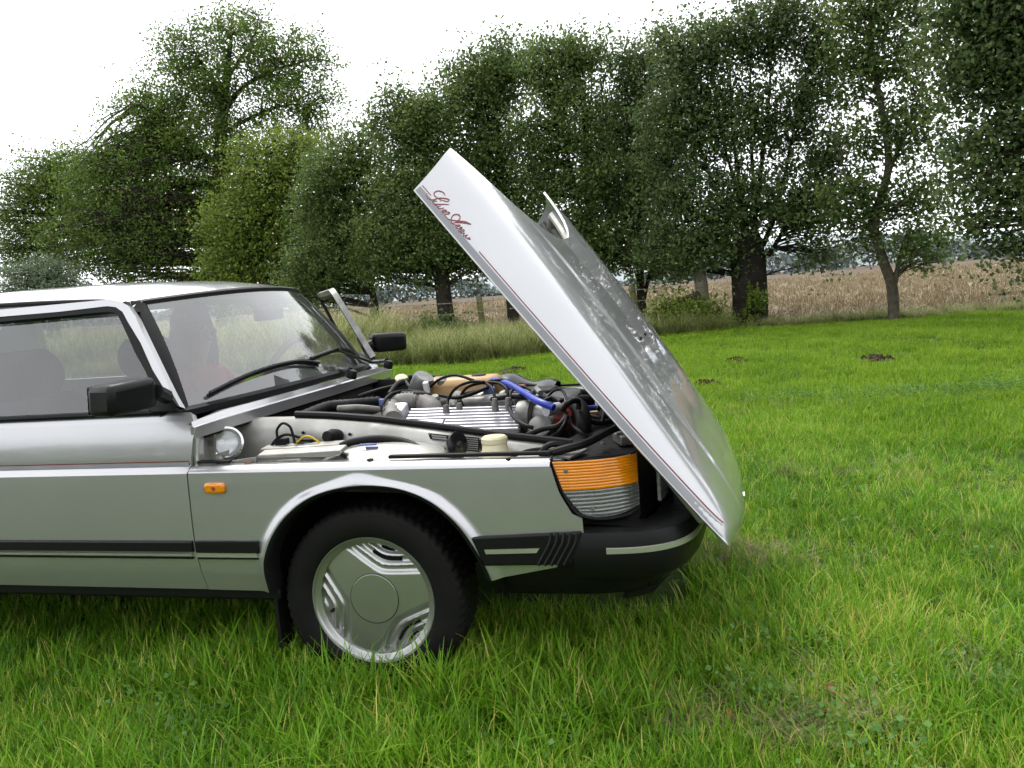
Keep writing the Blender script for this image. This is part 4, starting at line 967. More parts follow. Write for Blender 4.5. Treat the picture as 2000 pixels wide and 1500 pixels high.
for (x, s) in ((0, -1), (-2.517, 1), (-2.517, -1)):
    c = copy_tree(w0, car); c.location = (x, -0.715 * s, 0.30); c.rotation_euler = (0, 0, 0 if s == 1 else math.pi)

# ---------------------------------------------------------------- front end
BP = [(0.672, -0.862), (0.80, -0.858), (0.885, -0.838), (0.945, -0.800), (0.985, -0.745), (1.012, -0.66), (1.030, -0.50), (1.045, -0.25), (1.05, 0.0)]
BP = [tuple(q)[:2] for q in smooth_path([(x, y, 0) for x, y in BP], 4)]
BPF = BP + [(x, -y) for x, y in BP[::-1][1:]]
def sweep(plan, prof):      # prof: (outward offset, z)
    m_ = MB(); n = len(plan); k = len(prof)
    for i, (x, y) in enumerate(plan):
        a, b = Vector(plan[max(i - 1, 0)]), Vector(plan[min(i + 1, n - 1)])
        t = (b - a).normalized(); nn = Vector((t.y, -t.x))
        m_.V += [(x + nn.x * o, y + nn.y * o, z) for o, z in prof]
    m_.F += [(i * k + j, (i + 1) * k + j, (i + 1) * k + j + 1, i * k + j + 1) for i in range(n - 1) for j in range(k - 1)]
    m_.F += [tuple(range(k)), tuple((n - 1) * k + j for j in range(k))[::-1]]
    return m_
bump_ = sweep(BPF, [(-0.12, 0.540), (-0.03, 0.546), (-0.006, 0.538), (0.004, 0.505), (0.006, 0.470), (0.0, 0.425), (-0.018, 0.402), (-0.06, 0.395)]).make('front_bumper', 'black_plastic', car, angle=40)
sweep([q for q in BP if q[0] > 0.745] + [(x, -y) for x, y in BP[::-1][1:] if x > 0.745], [(0.0040, 0.498), (0.0085, 0.496), (0.0090, 0.481), (0.0045, 0.479)]).make('bumper_trim', 'trim_bright', bump_, angle=40)
# rubber block between arch and bumper
be = MB()
pts = [(0.365, 0.528), (0.700, 0.545), (0.668, 0.447), (0.400, 0.440)]
be.prism([(x, -0.868, z) for x, z in pts], (0, 0.03, 0))
beo = be.make('bumper_end', 'black_plastic', car, bevel=0.006)
MB().prism([(x, -0.872, z) for x, z in ((0.408, 0.492), (0.575, 0.497), (0.565, 0.484), (0.412, 0.479))], (0, 0.006, 0)).make('bumper_trim', 'trim_bright', beo)
for i in range(5):
    x = 0.608 + i * 0.019
    MB().tube([(x - 0.040, -0.869, 0.447), (x, -0.871, 0.515), (x + 0.004, -0.864, 0.543)], 0.0055, n=6).make('rubber_rib', 'black_plastic', beo)
# lower valance / spoiler
VP_ = [(0.395, -0.775), (0.55, -0.775), (0.70, -0.770), (0.82, -0.745), (0.90, -0.68), (0.935, -0.55), (0.955, -0.3), (0.96, 0)]
VPF = VP_ + [(x, -y) for x, y in VP_[::-1][1:]]
sweep(VPF, [(0.02, 0.43), (0.022, 0.40), (0.012, 0.36), (-0.015, 0.318), (-0.03, 0.314)]).make('lower_valance', 'black_plastic', car, angle=50)
sweep([q for q in VPF if q[0] > 0.8], [(-0.03, 0.325), (-0.015, 0.312), (-0.03, 0.292), (-0.06, 0.288)]).make('chin_spoiler', 'black_plastic', car, angle=50)
MB().box((0.62, 0, 0.34), (0.5, 1.4, 0.03)).make('undertray', 'void_black', car)
# corner lamps: amber over clear
def lamp_y(x): return float(np.interp(x, [0.60, 0.68, 0.75, 0.80, 0.835, 0.86], [0.826, 0.822, 0.806, 0.782, 0.752, 0.715]))
def lamp(u, v, z0, z1, e0, e1, rib):
    z = z0 + (z1 - z0) * v; xa = e0 + (e1 - e0) * v; x = xa + (0.852 - xa) * u
    return (x, -(lamp_y(x) + 0.003 + 0.0011 * math.sin(v * math.pi * 2 * rib)), z)
for side in (1, -1):
    lo = empty('corner_lamp', (0, 0, 0), car)
    a = MB().grid(lambda u, v: lamp(u, v, 0.741, 0.655, 0.622, 0.648, 10), 22, 97)
    mobj('amber_lens', a.V if side == 1 else mirror(a.V), a.F, 'amber_lens', lo, angle=20, solid=0.004)
    def cl_(u, v):
        p = lamp(u, v, 0.653, 0.572, 0.649, 0.705, 7); lift = 0.0
        if v > 0.5: lift = 0.02 * ((v - 0.5) * 2) ** 2 * (abs(u - 0.45) * 1.6) ** 2
        return (p[0], p[1], p[2] + lift)
    a = MB().grid(cl_, 22, 97)
    mobj('clear_lens', a.V if side == 1 else mirror(a.V), a.F, 'clear_lens', lo, angle=20, solid=0.004)
    a = MB().grid(lambda u, v: (0.64 + 0.195 * u + 0.012 * v * (1 - u), -(lamp_y(0.64 + 0.21 * u) - 0.022), 0.736 - 0.155 * v), 10, 6)
    mobj('reflector', a.V if side == 1 else mirror(a.V), a.F, 'dull_aluminium', lo)
    a = MB().grid(lambda u, v: (0.64 + 0.195 * u, -(lamp_y(0.64 + 0.21 * u) - 0.018), 0.737 - 0.08 * v), 10, 4)
    mobj('reflector', a.V if side == 1 else mirror(a.V), a.F, 'bright_aluminium', lo)
    for (x, z) in ((0.660, 0.715), (0.728, 0.600)):
        MB().lathe([(0.007, 0), (0.007, 0.004), (0.001, 0.005)], (x, side * -(lamp_y(x) + 0.004), z), (0, -side, 0), n=12).make('screw', 'dull_aluminium', lo)
    ed = [(0.617, 0.752), (0.630, 0.700), (0.643, 0.655), (0.676, 0.596), (0.705, 0.577), (0.76, 0.566), (0.82, 0.568), (0.85, 0.578)]
    MB().tube([(x, side * -(lamp_y(x) + 0.002), z) for x, z in ed], 0.006, n=6, cr=4).make('lamp_gasket', 'rubber', lo)
    # black front panel around the headlamp
    a = MB().grid(lambda u, v: (0.855 + 0.10 * math.sin(u * math.pi / 2), -0.715 * (1 - u), 0.745 - 0.21 * v), 16, 6)
    mobj('front_panel', a.V if side == 1 else mirror(a.V), a.F, 'black_gloss', car, angle=40)
    hl = MB().grid(lambda u, v: (0.905 + 0.05 * u, side * -(0.68 - 0.30 * u), 0.715 - 0.13 * v), 8, 5).make('headlamp', 'lamp_glass', car, solid=0.01)
    MB().box((0.955, side * -0.30, 0.65), (0.03, 0.03, 0.16)).make('grille_post', 'chrome', car)
for k in range(5): MB().box((0.965, 0, 0.60 + k * 0.028), (0.012, 0.56, 0.010)).make('grille_bar', 'black_plastic', car)
MB().grid(lambda u, v: (0.70 + 0.16 * v - 0.02 * abs(u - 0.5), -0.82 + 1.64 * u, 0.558 - 0.012 * v), 20, 3).make('bumper_top', 'black_plastic', car)

# ---------------------------------------------------------------- bonnet, tilted forward
BO = Vector((0.271, 0, 1.551)); BF = Vector((0.6102, 0, -0.7923)); BN = Vector((0.7923, 0, 0.6102))
def sint(xs, ys):                      # smooth curve through the given values
    q = smooth_path([(x, 0, y) for x, y in zip(xs, ys)], 12)
    X, Y = [p.x for p in q], [p.z for p in q]
    return lambda v: float(np.interp(v, X, Y))
bV = sint([-0.1, 0, 0.4, 0.9, 1.2, 1.36, 1.5], [0.83, 0.832, 0.840, 0.826, 0.792, 0.752, 0.70])
CP = [0, 0.30, 0.50, 0.62, 0.70, 0.78, 0.86, 0.93, 1.0]; CT = [0, 0.40, 0.66, 0.80, 0.865, 0.912, 0.952, 0.982, 1.0]; CS = [0.92, 0.97, 1.0, 0.985, 0.93, 0.80, 0.58, 0.30, 0.0]
fT, fS = sint(CP, CT), sint(CP, CS)
PP = np.linspace(0.5, 1, 101); ST = [fS(p) for p in PP]
bH = sint([0, 0.2, 0.5, 0.75, 0.9, 0.96, 0.985, 1], [0.145, 0.138, 0.112, 0.079, 0.056, 0.041, 0.025, 0.0])
bUR = lambda t: float(np.interp(t, [0, 0.24, 0.42, 0.55, 0.68, 0.825, 0.90, 1], [0.27, 0.25, 0.20, 0.145, 0.06, -0.060, -0.038, 0.0]))
def bonnet_pt(a, b, extra=0.0):
    p = abs(a); t = fT(p); s = fS(p)
    ur = bUR(t); uf = 1.365 + 0.11 * (1 - t * t)
    u = ur + (uf - ur) * b
    k = min(1, max(0, (0.50 - t) / 0.03)); k = k * k * (3 - 2 * k)
    cr = 0.005 * k * min(1, b * 6) * min(1, (1 - b) * 5)
    h = bH(b) * s + cr + extra - 0.02 * (1 - t * t) * max(0, (b - 0.8) / 0.2) ** 2
    return (u, math.copysign(bV(u) * t, a), h)
bonnet = MB().grid(lambda u, v: bonnet_pt(1 - 2 * u, 1 - (1 - v) ** 1.15), 141, 80).make('bonnet', 'silver_paint', car, angle=30, solid=0.010, off=-1)
BM = Matrix(((BF.x, 0, BN.x, BO.x), (0, 1, 0, 0), (BF.z, 0, BN.z, BO.z), (0, 0, 0, 1)))
bonnet.matrix_local = BM
def side_pt(u, h, out=0.0016):
    b = min(1, max(0, u / 1.365)); H = bH(b); r = min(0.97, max(0, h / H))
    p = float(np.interp(-r, [-q for q in ST][10:], PP[10:])); t = fT(p)
    k = 0.25 + 0.75 * r
    return Vector((u, -bV(u) * t - out * (1.15 - 0.6 * r), h + out * 0.7 * r))
def ribbon(us, h0, h1, name, m, out):
    V = [side_pt(u, h, out) for u in us for h in (h0(u), h1(u))]
    return mobj(name, V, [(2 * i, 2 * i + 2, 2 * i + 3, 2 * i + 1) for i in range(len(us) - 1)], m, bonnet, angle=60)
us = np.linspace(0.004, 1.355, 60)
ribbon(us, lambda u: 0.0045, lambda u: 0.0225, 'grey_stripe', 'grey_band', 0.0014)
ribbon(np.linspace(0.006, 0.045, 6), lambda u: 0.0265, lambda u: 0.0290, 'red_stripe', 'red_line', 0.0016)
ribbon(np.linspace(0.262, 1.33, 50), lambda u: 0.0265 - 0.006 * max(0, u - 1.1), lambda u: 0.0293 - 0.006 * max(0, u - 1.1), 'red_stripe', 'red_line', 0.0016)
V = [side_pt(1.322, 0.0155), side_pt(1.358, 0.0268), side_pt(1.322, 0.034), side_pt(1.330, 0.026)]
mobj('arrow_tip', V, [(0, 1, 2, 3)], 'red_line', bonnet, solid=0.0006)
LETTERS = [[(0.071,0.057), (0.06,0.058), (0.049,0.052), (0.045,0.044), (0.046,0.038), (0.053,0.035), (0.063,0.037), (0.073,0.04)],
    [(0.033,0.024), (0.036,0.019), (0.043,0.017), (0.053,0.019), (0.06,0.026), (0.064,0.036), (0.071,0.045), (0.081,0.054), (0.089,0.057), (0.089,0.051), (0.081,0.045), (0.072,0.039)],
    [(0.07,0.031), (0.063,0.023), (0.064,0.019), (0.071,0.02)],
    [(0.075,0.036), (0.076,0.038)],
    [(0.099,0.049), (0.084,0.033), (0.074,0.022), (0.074,0.019), (0.081,0.023)],
    [(0.087,0.03), (0.084,0.023), (0.085,0.02), (0.091,0.023), (0.096,0.028), (0.097,0.033)],
    [(0.1,0.027), (0.106,0.033), (0.109,0.032), (0.105,0.026), (0.101,0.025), (0.104,0.021), (0.112,0.026)],
    [(0.11,0.027), (0.115,0.034), (0.12,0.036), (0.12,0.032), (0.115,0.024), (0.116,0.021)],
    [(0.116,0.022), (0.123,0.021), (0.134,0.023), (0.145,0.031), (0.157,0.042), (0.17,0.053), (0.185,0.059)],
    [(0.144,0.02), (0.15,0.026), (0.153,0.035), (0.151,0.047), (0.143,0.051), (0.135,0.046), (0.132,0.037), (0.137,0.028), (0.147,0.023), (0.157,0.026), (0.162,0.031)],
    [(0.185,0.059), (0.172,0.05), (0.16,0.039), (0.153,0.03)],
    [(0.161,0.022), (0.163,0.032), (0.168,0.035), (0.166,0.027), (0.166,0.022)],
    [(0.166,0.022), (0.173,0.027), (0.173,0.033), (0.177,0.035), (0.176,0.026), (0.176,0.022)],
    [(0.176,0.022), (0.183,0.024), (0.188,0.032), (0.185,0.035), (0.181,0.029), (0.183,0.024), (0.19,0.025)],
    [(0.19,0.025), (0.193,0.031), (0.195,0.026), (0.198,0.024), (0.202,0.031), (0.202,0.034), (0.204,0.026), (0.208,0.026), (0.213,0.032), (0.213,0.035)],
    [(0.212,0.026), (0.215,0.03), (0.219,0.032)]]

for k, st in enumerate(LETTERS):
    pts = smooth_path([(u, 0, h) for u, h in st], 4)
    V = []; n = len(pts)
    for i, p in enumerate(pts):
        t = (pts[min(i + 1, n - 1)] - pts[max(i - 1, 0)]); t.normalize()
        w = 0.0008 + 0.0007 * math.sin(math.pi * i / max(1, n - 1))
        for s in (1, -1): V.append(side_pt(p.x - t.z * w * s, p.z + t.x * w * s, 0.0022))
    mobj('script_letter', V, [(2 * i, 2 * i + 1, 2 * i + 3, 2 * i + 2) for i in range(n - 1)], 'red_line', bonnet, angle=80)
# stiffening frame under the skin
for nm, pts, r_ in (('inner_rib', [bonnet_pt(-0.86, b, -0.035) for b in np.linspace(0.05, 0.92, 9)], 0.02), ('inner_rib', [bonnet_pt(0.86, b, -0.035) for b in np.linspace(0.05, 0.92, 9)], 0.02),
                    ('inner_rib', [bonnet_pt(a, 0.06, -0.04) for a in np.linspace(-0.85, 0.85, 15)], 0.022), ('inner_rib', [bonnet_pt(a, 0.45, -0.035) for a in np.linspace(-0.8, 0.8, 15)], 0.018),
                    ('inner_rib', [bonnet_pt(a, 0.9, -0.03) for a in np.linspace(-0.8, 0.8, 15)], 0.02)):
    MB().tube(pts, r_, n=8).make(nm, 'bay_paint', bonnet)
MB().tube([bonnet_pt(0.90, b, -0.045) for b in np.linspace(0.02, 0.16, 6)], 0.016, n=8).make('bracket', 'dull_aluminium', bonnet)
for a in (-0.07, 0.10):
    q = Vector(bonnet_pt(a, 0.40)); MB().lathe([(0.008, -0.004), (0.008, 0.003), (0.004, 0.008), (0.001, 0.009)], q, (0, 0, 1), n=12).make('washer_jet', 'black_plastic', bonnet)
q = Vector(bonnet_pt(-0.03, 0.97)); MB().lathe([(0.016, -0.002), (0.016, 0.002), (0.003, 0.003)], q, (0.6, 0, 0.8), n=20).make('badge', 'chrome', bonnet)
# links that carry the bonnet
for s in (1, -1):
    MB().tube([(0.80, s * 0.48, 0.60), (0.95, s * 0.48, 0.58), (1.02, s * 0.48, 0.63)], 0.014, n=8).make('bonnet_hinge', 'black_plastic', car)

# ---------------------------------------------------------------- engine bay shell
RAILX = [-0.56, -0.348, -0.221, -0.031, 0.169, 0.346, 0.517, 0.66]; RAILZ = [0.868, 0.864, 0.856, 0.837, 0.806, 0.776, 0.752, 0.732]
def rz_(x): return float(np.interp(x, RAILX, RAILZ))
def trough(x, j):
    z = rz_(x); f = 0.708
    return [(x, -0.792, 0.742), (x, -0.785, 0.722), (x, -0.755, f + 0.006), (x, -0.64, f), (x, -0.598, f + 0.012), (x, -0.588, z - 0.050), (x, -0.580, z - 0.024), (x, -0.560, z - 0.006), (x, -0.530, z - 0.004), (x, -0.520, z - 0.03), (x, -0.515, 0.42)][j]
for side in (1, -1):
    g = MB().grid(lambda u, v: trough(-0.565 + 1.215 * u, int(round(v * 10))), 40, 11)
    inn = mobj('inner_fender', g.V if side == 1 else mirror(g.V), g.F, 'bay_paint' if side == 1 else 'black_plastic', car, angle=38, solid=0.003)
    rl = [(x, side * -0.545, rz_(x) + 0.006) for x in np.linspace(-0.345, 0.63, 22)]
    MB().tube(rl, 0.0125, n=8).make('bay_seal', 'rubber', car)
    g = MB().grid(lambda u, v: (0.05 + 0.235 * math.cos(math.pi * (1 - u)), side * -(0.60 + 0.19 * v), 0.70 + (0.085 - 0.035 * max(0, v - 0.6) / 0.4) * math.sin(math.pi * u) ** 0.75 * (1 - 0.25 * max(0, 0.25 - v) / 0.25)), 32, 12)
    g.make('wheel_tower', 'bay_paint', inn, angle=50)
    MB().box((0.36, side * -0.803, 0.7645), (0.51, 0.020, 0.011)).make('fender_seal', 'rubber', car, bevel=0.003)
    MB().box((-0.51, side * -0.803, 0.7625), (0.12, 0.022, 0.008)).make('fender_seal', 'rubber', car, bevel=0.003)
    MB().lathe([(0.011, 0), (0.010, 0.004), (0.002, 0.006)], (0.045, side * -0.812, 0.757), (0, 0, 1), n=12).make('rubber_stop', 'rubber', car)
    MB().lathe([(0.008, 0), (0.007, 0.004), (0.002, 0.005)], (0.49, side * -0.825, 0.752), (0, 0, 1), n=12).make('rubber_stop', 'rubber', car)
MB().grid(lambda u, v: (-0.50 - 0.03 * v, -0.535 + 1.07 * u, 0.45 + 0.43 * v), 12, 5).make('firewall', 'engine_grime', car)
for s in (1, -1): MB().box((-0.575, s * -0.69, 0.77), (0.012, 0.24, 0.22)).make('bay_corner', 'bay_paint', car)
MB().box((0.15, 0, 0.44), (1.35, 1.1, 0.03)).make('bay_floor', 'void_black', car)
# hinge post at the rear of the trough
MB().prism([(-0.575, -0.815, 0.76), (-0.575, -0.80, 0.885), (-0.555, -0.79, 0.885), (-0.560, -0.80, 0.84), (-0.562, -0.812, 0.765)], (0.0, 0.03, 0)).make('hinge_post', 'silver_paint', car, bevel=0.004)
hp = MB(); hp.prism([(-0.607,-0.74,0.858), (-0.542,-0.74,0.86), (-0.552,-0.74,0.752), (-0.626,-0.74,0.748)], (0, 0.01, 0)); hp.make('hinge_plate', 'bay_paint', car)
for (p_, r_) in (((-0.586,-0.745,0.843), 0.007), ((-0.584,-0.748,0.81), 0.012), ((-0.511,-0.77,0.761), 0.014), ((-0.457,-0.79,0.75), 0.007)):
    MB().lathe([(r_, 0), (r_, 0.008), (r_ * 0.6, 0.011), (0.001, 0.011)], p_, (0.1, -1, 0.1), n=12).make('hinge_bolt', 'dull_aluminium', car)
MB().box((-0.577,-0.735,0.812), (0.05, 0.02, 0.02)).make('hinge_arm', 'dull_aluminium', car)
MB().prism([(-0.537,-0.76,0.777), (-0.483,-0.76,0.791), (-0.489,-0.76,0.775), (-0.514,-0.76,0.76), (-0.54,-0.76,0.745)], (0, 0.006, 0)).make('catch_plate', 'bay_paint', car)
# round chromed lamp in the trough corner
lc = Vector((-0.525,-0.7,0.804)); la = Vector((0.42, -0.86, 0.22)).normalized()
lr = MB().lathe([(0.030, -0.05), (0.046, -0.02), (0.0545, 0.0), (0.0565, 0.006), (0.0545, 0.012), (0.049, 0.0135), (0.044, 0.010), (0.043, 0.004)], lc, la, n=40).make('round_lamp', 'chrome', car, angle=50)
MB().lathe([(0.0435, 0.004), (0.036, 0.010), (0.02, 0.0145), (0.001, 0.016)], lc, la, n=32).make('lamp_lens', 'lamp_glass', lr, angle=60)
MB().lathe([(0.042, 0.002), (0.025, -0.018), (0.008, -0.022), (0.001, -0.022)], lc, la, n=24).make('reflector', 'dull_aluminium', lr, angle=60)
# pressed metal strips, plates and labels
MB().prism([(-0.41,-0.7,0.766), (-0.403,-0.7,0.78), (-0.112,-0.7,0.789), (-0.114,-0.7,0.774), (-0.229,-0.7,0.768), (-0.41,-0.7,0.757)], (0, 0.05, 0.004)).make('wiring_cover', 'bay_paint', car, bevel=0.003)
MB().prism([(-0.371,-0.78,0.763), (-0.366,-0.78,0.775), (-0.07,-0.78,0.785), (-0.064,-0.78,0.773), (-0.115,-0.78,0.761)], (0, 0.05, 0.008)).make('trough_brace', 'bay_paint', car, bevel=0.003)
MB().prism([(-0.501,-0.79,0.741), (-0.499,-0.79,0.756), (-0.364,-0.79,0.77), (-0.368,-0.79,0.743)], (0, 0.01, 0)).make('seam_plate', 'bay_paint', car)
MB().lathe([(0.011, 0), (0.011, 0.01), (0.002, 0.012)], (-0.387,-0.8,0.751), (0.3, -1, 0.3), n=12).make('grommet', 'brown_leather', car)
num = MB().prism([(-0.289,-0.792,0.759), (-0.206,-0.792,0.762), (-0.208,-0.792,0.747), (-0.29,-0.792,0.744)], (0, 0.003, 0)).make('number_plate', 'bay_paint', car, bevel=0.001)
for i in range(6):
    a, b = Vector((-0.273,-0.794,0.751)), Vector((-0.222,-0.794,0.753)); p = a.lerp(b, i / 5)
    MB().box(p, (0.006, 0.002, 0.008)).make('embossed_digit', 'dull_aluminium', num)
for (pp, nm) in (([(0.158,-0.592,0.796), (0.236,-0.592,0.786), (0.234,-0.592,0.767), (0.164,-0.592,0.776)], 'chassis_plate'), ([(0.276,-0.592,0.783), (0.342,-0.592,0.774), (0.338,-0.592,0.73), (0.272,-0.592,0.735)], 'type_plate')):
    pl = MB().prism(pp, (0, 0.004, 0)).make(nm, 'black_gloss', car)
    a, b, c, d = [Vector(q) for q in pp]
    k = 2 if nm == 'chassis_plate' else 6
    for j in range(k):
        f = (j + 0.7) / (k + 0.5); l0 = a.lerp(d, f).lerp(b.lerp(c, f), 0.14); l1 = a.lerp(d, f).lerp(b.lerp(c, f), 0.82)
        h_ = (d - a).length / k * 0.55
        mobj('plate_text', [l0 + Vector((0, -0.0015, h_ / 2)), l1 + Vector((0, -0.0015, h_ / 2)), l1 + Vector((0, -0.0015, -h_ / 2)), l0 + Vector((0, -0.0015, -h_ / 2))], [(0, 1, 2, 3)], 'steel_plate', pl)
    for q in (a.lerp(c, 0.07), b.lerp(d, 0.07), c.lerp(a, 0.07)):
        MB().lathe([(0.004, 0), (0.003, 0.002), (0.001, 0.002)], q, (0, -1, 0), n=8).make('rivet', 'dull_aluminium', pl)
for k_, (u_, v_) in enumerate(((0.0, 0.0), (0.012, 0.45), (0.024, 0.9))):
    p = Vector((0.014,-0.7,0.766)) + Vector((u_ - 0.01, -0.028, 0.024 - 0.010 * k_))
    MB().box(p, (0.055 - 0.012 * k_, 0.004, 0.006), rx=0.7).make('printed_label', 'blue_label', car)
# horn, washer bottle, strut cap, cables in the trough
ha = Vector((0.90, -0.42, 0.1)).normalized(); hc = Vector((0.285,-0.68,0.771))
hn = MB().lathe([(0.012, -0.035), (0.03, -0.02), (0.040, -0.006), (0.0435, 0.0), (0.0435, 0.006), (0.036, 0.010), (0.012, 0.013), (0.008, 0.018), (0.001, 0.018)], hc, ha, n=32).make('horn', 'black_gloss', car, angle=40)
MB().tube([hc - ha * 0.03, hc - ha * 0.03 + Vector((-0.04, 0.02, -0.02)), hc + Vector((-0.09, 0.03, -0.045))], 0.009, n=6).make('horn_bracket', 'dull_aluminium', hn)
MB().box(hc + Vector((-0.052, -0.03, -0.04)), (0.012, 0.012, 0.035), ry=0.5).make('connector', 'blue_hose', hn)
wb = Vector((0.404,-0.66,0.729)); 
wbo = MB().lathe([(0.052, -0.05), (0.054, 0.0), (0.050, 0.012), (0.041, 0.020), (0.039, 0.040), (0.037, 0.044)], wb, (0, 0, 1), n=28).make('washer_bottle', 'cream_plastic', car, angle=50)
MB().lathe([(0.038, 0.040), (0.042, 0.044), (0.042, 0.058), (0.036, 0.064), (0.012, 0.066), (0.001, 0.066)], wb, (0, 0, 1), n=28).make('bottle_cap', 'cream_plastic', wbo, angle=40)
sc_ = Vector((-0.174,-0.6,0.796))
MB().lathe([(0.026, -0.01), (0.026, 0.02), (0.020, 0.035), (0.018, 0.05), (0.002, 0.052)], sc_, (-0.15, -0.95, 0.2), n=20).make('rubber_boot', 'rubber', car, angle=50)
def cable(pts, r, m, nm='cable', n=7):
    return MB().tube(pts, r, n=n, cr=6).make(nm, m, car, angle=70)
cable([(-0.345,-0.68,0.811), (-0.344,-0.68,0.839), (-0.32,-0.68,0.861), (-0.295,-0.68,0.849), (-0.287,-0.68,0.82), (-0.283,-0.68,0.792)], 0.0045, 'rubber')
cable([(-0.389,-0.66,0.773), (-0.362,-0.66,0.804), (-0.321,-0.66,0.819), (-0.266,-0.66,0.805)], 0.005, 'rubber')
cable([(-0.285,-0.67,0.79), (-0.256,-0.67,0.81), (-0.231,-0.67,0.811), (-0.208,-0.67,0.798), (-0.188,-0.67,0.78)], 0.0035, 'yellow_wire')
cable([(-0.372,-0.66,0.797), (-0.337,-0.66,0.771), (-0.268,-0.66,0.787), (-0.19,-0.66,0.775)], 0.006, 'rubber')
MB().box((-0.346,-0.65,0.791), (0.04, 0.03, 0.03)).make('relay', 'black_plastic', car, bevel=0.004)
MB().box((-0.26,-0.64,0.783), (0.06, 0.03, 0.035)).make('relay', 'black_plastic', car, bevel=0.004)
cable([(-0.119,-0.69,0.776), (-0.07,-0.68,0.791), (0.012,-0.66,0.795), (0.1,-0.66,0.781), (0.175,-0.7,0.76), (0.215,-0.72,0.74)], 0.013, 'rubber', 'wiring_loom')
for k in range(3):
    MB().lathe([(0.006, 0), (0.005, 0.003), (0.001, 0.003)], [(-0.124,-0.592,0.801), (-0.01,-0.59,0.789), (-0.298,-0.592,0.812)][k], (0, -1, 0), n=10).make('grommet', 'rubber', car)
MB().box((-0.063,-0.77,0.766), (0.02, 0.012, 0.014), ry=0.5).make('clip', 'black_plastic', car)

# ---------------------------------------------------------------- engine
eng = MB().box((0.16, 0.0, 0.60), (0.72, 0.40, 0.28)).make('engine_block', 'engine_grime', car, bevel=0.03)
MB().box((-0.30, 0.25, 0.62), (0.25, 0.45, 0.25)).make('gearbox_housing', 'engine_grime', car, bevel=0.03)
MB().box((0.30, 0.38, 0.60), (0.5, 0.25, 0.2)).make('alternator_bracket', 'engine_grime', car, bevel=0.03)
# ribbed aluminium plenum
e0, e1 = Vector((-0.072,-0.164,0.815)), Vector((0.371,-0.088,0.8)); dn = Vector((0.02, -0.19, -0.062))
ax_ = (e1 - e0).normalized(); nn = ax_.cross(dn).normalized(); nn = nn if nn.z > 0 else -nn
pl_ = MB(); pl_.prism([e0, e1, e1 + dn, e0 + dn], -nn * 0.07)
pl_.prism([e1 + dn * 1.0, e0 + dn * 1.0, e0 + dn * 1.22 - nn * 0.05, e1 + dn * 1.22 - nn * 0.05], -nn * 0.03)
plen = pl_.make('intake_plenum', 'dull_aluminium', car, bevel=0.008)
for k in range(8):
    f = 0.06 + 0.88 * k / 7
    a0 = 0.02 if k < 4 else 0.36
    p, q = e0.lerp(e1, a0) + dn * f, e0.lerp(e1, 0.98) + dn * f
    MB().box((p + q) / 2 + nn * 0.003, ((q - p).length, 0.0085, 0.009), rz=math.atan2(ax_.y, ax_.x), ry=-math.asin(ax_.z), rx=math.atan2(dn.z, -dn.y) * -1).make('rib', 'bright_aluminium', plen)
lp = [e0.lerp(e1, 0.03) + dn * 0.50, e0.lerp(e1, 0.34) + dn * 0.50, e0.lerp(e1, 0.34) + dn * 0.97, e0.lerp(e1, 0.03) + dn * 0.97]
MB().prism([p + nn * 0.004 for p in lp], nn * 0.002).make('printed_label', 'white_label', plen)
for k in range(8):
    p = lp[0].lerp(lp[1], 0.1 + 0.1 * k) + dn * (0.14 + 0.05 * (k % 3)); MB().box(p + nn * 0.007, (0.006, 0.012, 0.002), rz=0.5 * k, rx=-0.3).make('label_mark', 'blue_label', plen)
MB().box(e0 + dn * 0.4 + Vector((-0.035, 0, -0.01)), (0.055, 0.17, 0.09), rx=0.3).make('plenum_end', 'bright_aluminium', plen, bevel=0.01)
MB().tube([e0 + dn * 1.3, e1 + dn * 1.3], 0.012, n=8).make('fuel_rail', 'dull_aluminium', plen)
# ignition distributor on the end of the plenum
d0 = e1 + dn * 0.45
ds = MB().lathe([(0.060, -0.01), (0.064, 0.02), (0.062, 0.04), (0.045, 0.048)], d0, (1, -0.12, 0), n=28).make('throttle_body', 'dull_aluminium', car, angle=40)
di = MB().lathe([(0.040, 0.05), (0.046, 0.06), (0.046, 0.12), (0.050, 0.125), (0.050, 0.135)], d0, (1, -0.12, 0), n=24).make('distributor', 'dull_aluminium', car, angle=40)
MB().lathe([(0.050, 0.133), (0.052, 0.14), (0.050, 0.175), (0.040, 0.19), (0.036, 0.20), (0.002, 0.20)], d0, (1, -0.12, 0), n=10).make('distributor_cap', 'red_plastic', di, angle=20)
MB().lathe([(0.040, -0.02), (0.046, 0.0), (0.040, 0.012), (0.012, 0.018), (0.001, 0.018)], Vector((0.482,-0.336,0.76)), (0.1, -0.8, 0.6), n=24).make('vacuum_unit', 'dull_aluminium', car, angle=40)
# cylinder head cover
MB().box((0.198,0.048,0.8), (0.26, 0.11, 0.06)).make('valve_cover', 'dull_aluminium', car, bevel=0.02)
MB().box((0.303,0.143,0.79), (0.20, 0.12, 0.05)).make('valve_cover', 'dull_aluminium', car, bevel=0.02)
MB().box((0.002,0.108,0.79), (0.15, 0.14, 0.06)).make('head_casting', 'engine_grime', car, bevel=0.015)
MB().lathe([(0.05, 0), (0.05, 0.06), (0.03, 0.07), (0.01, 0.07)], (-0.233,0.71,0.77), (0, 0, 1), n=20).make('thermostat_housing', 'dull_aluminium', car)
MB().lathe([(0.03, 0), (0.03, 0.05), (0.02, 0.06), (0.001, 0.06)], (-0.084,0.251,0.83), (0.2, 0, 1), n=16).make('sensor', 'dull_aluminium', car)
def ribbed(pts, r, m, nm):
    P = smooth_path(pts, 10); rr = [r * (1.06 if i % 2 else 0.96) for i in range(len(P))]
    return MB().tube(P, rr, n=14).make(nm, m, car, angle=60)
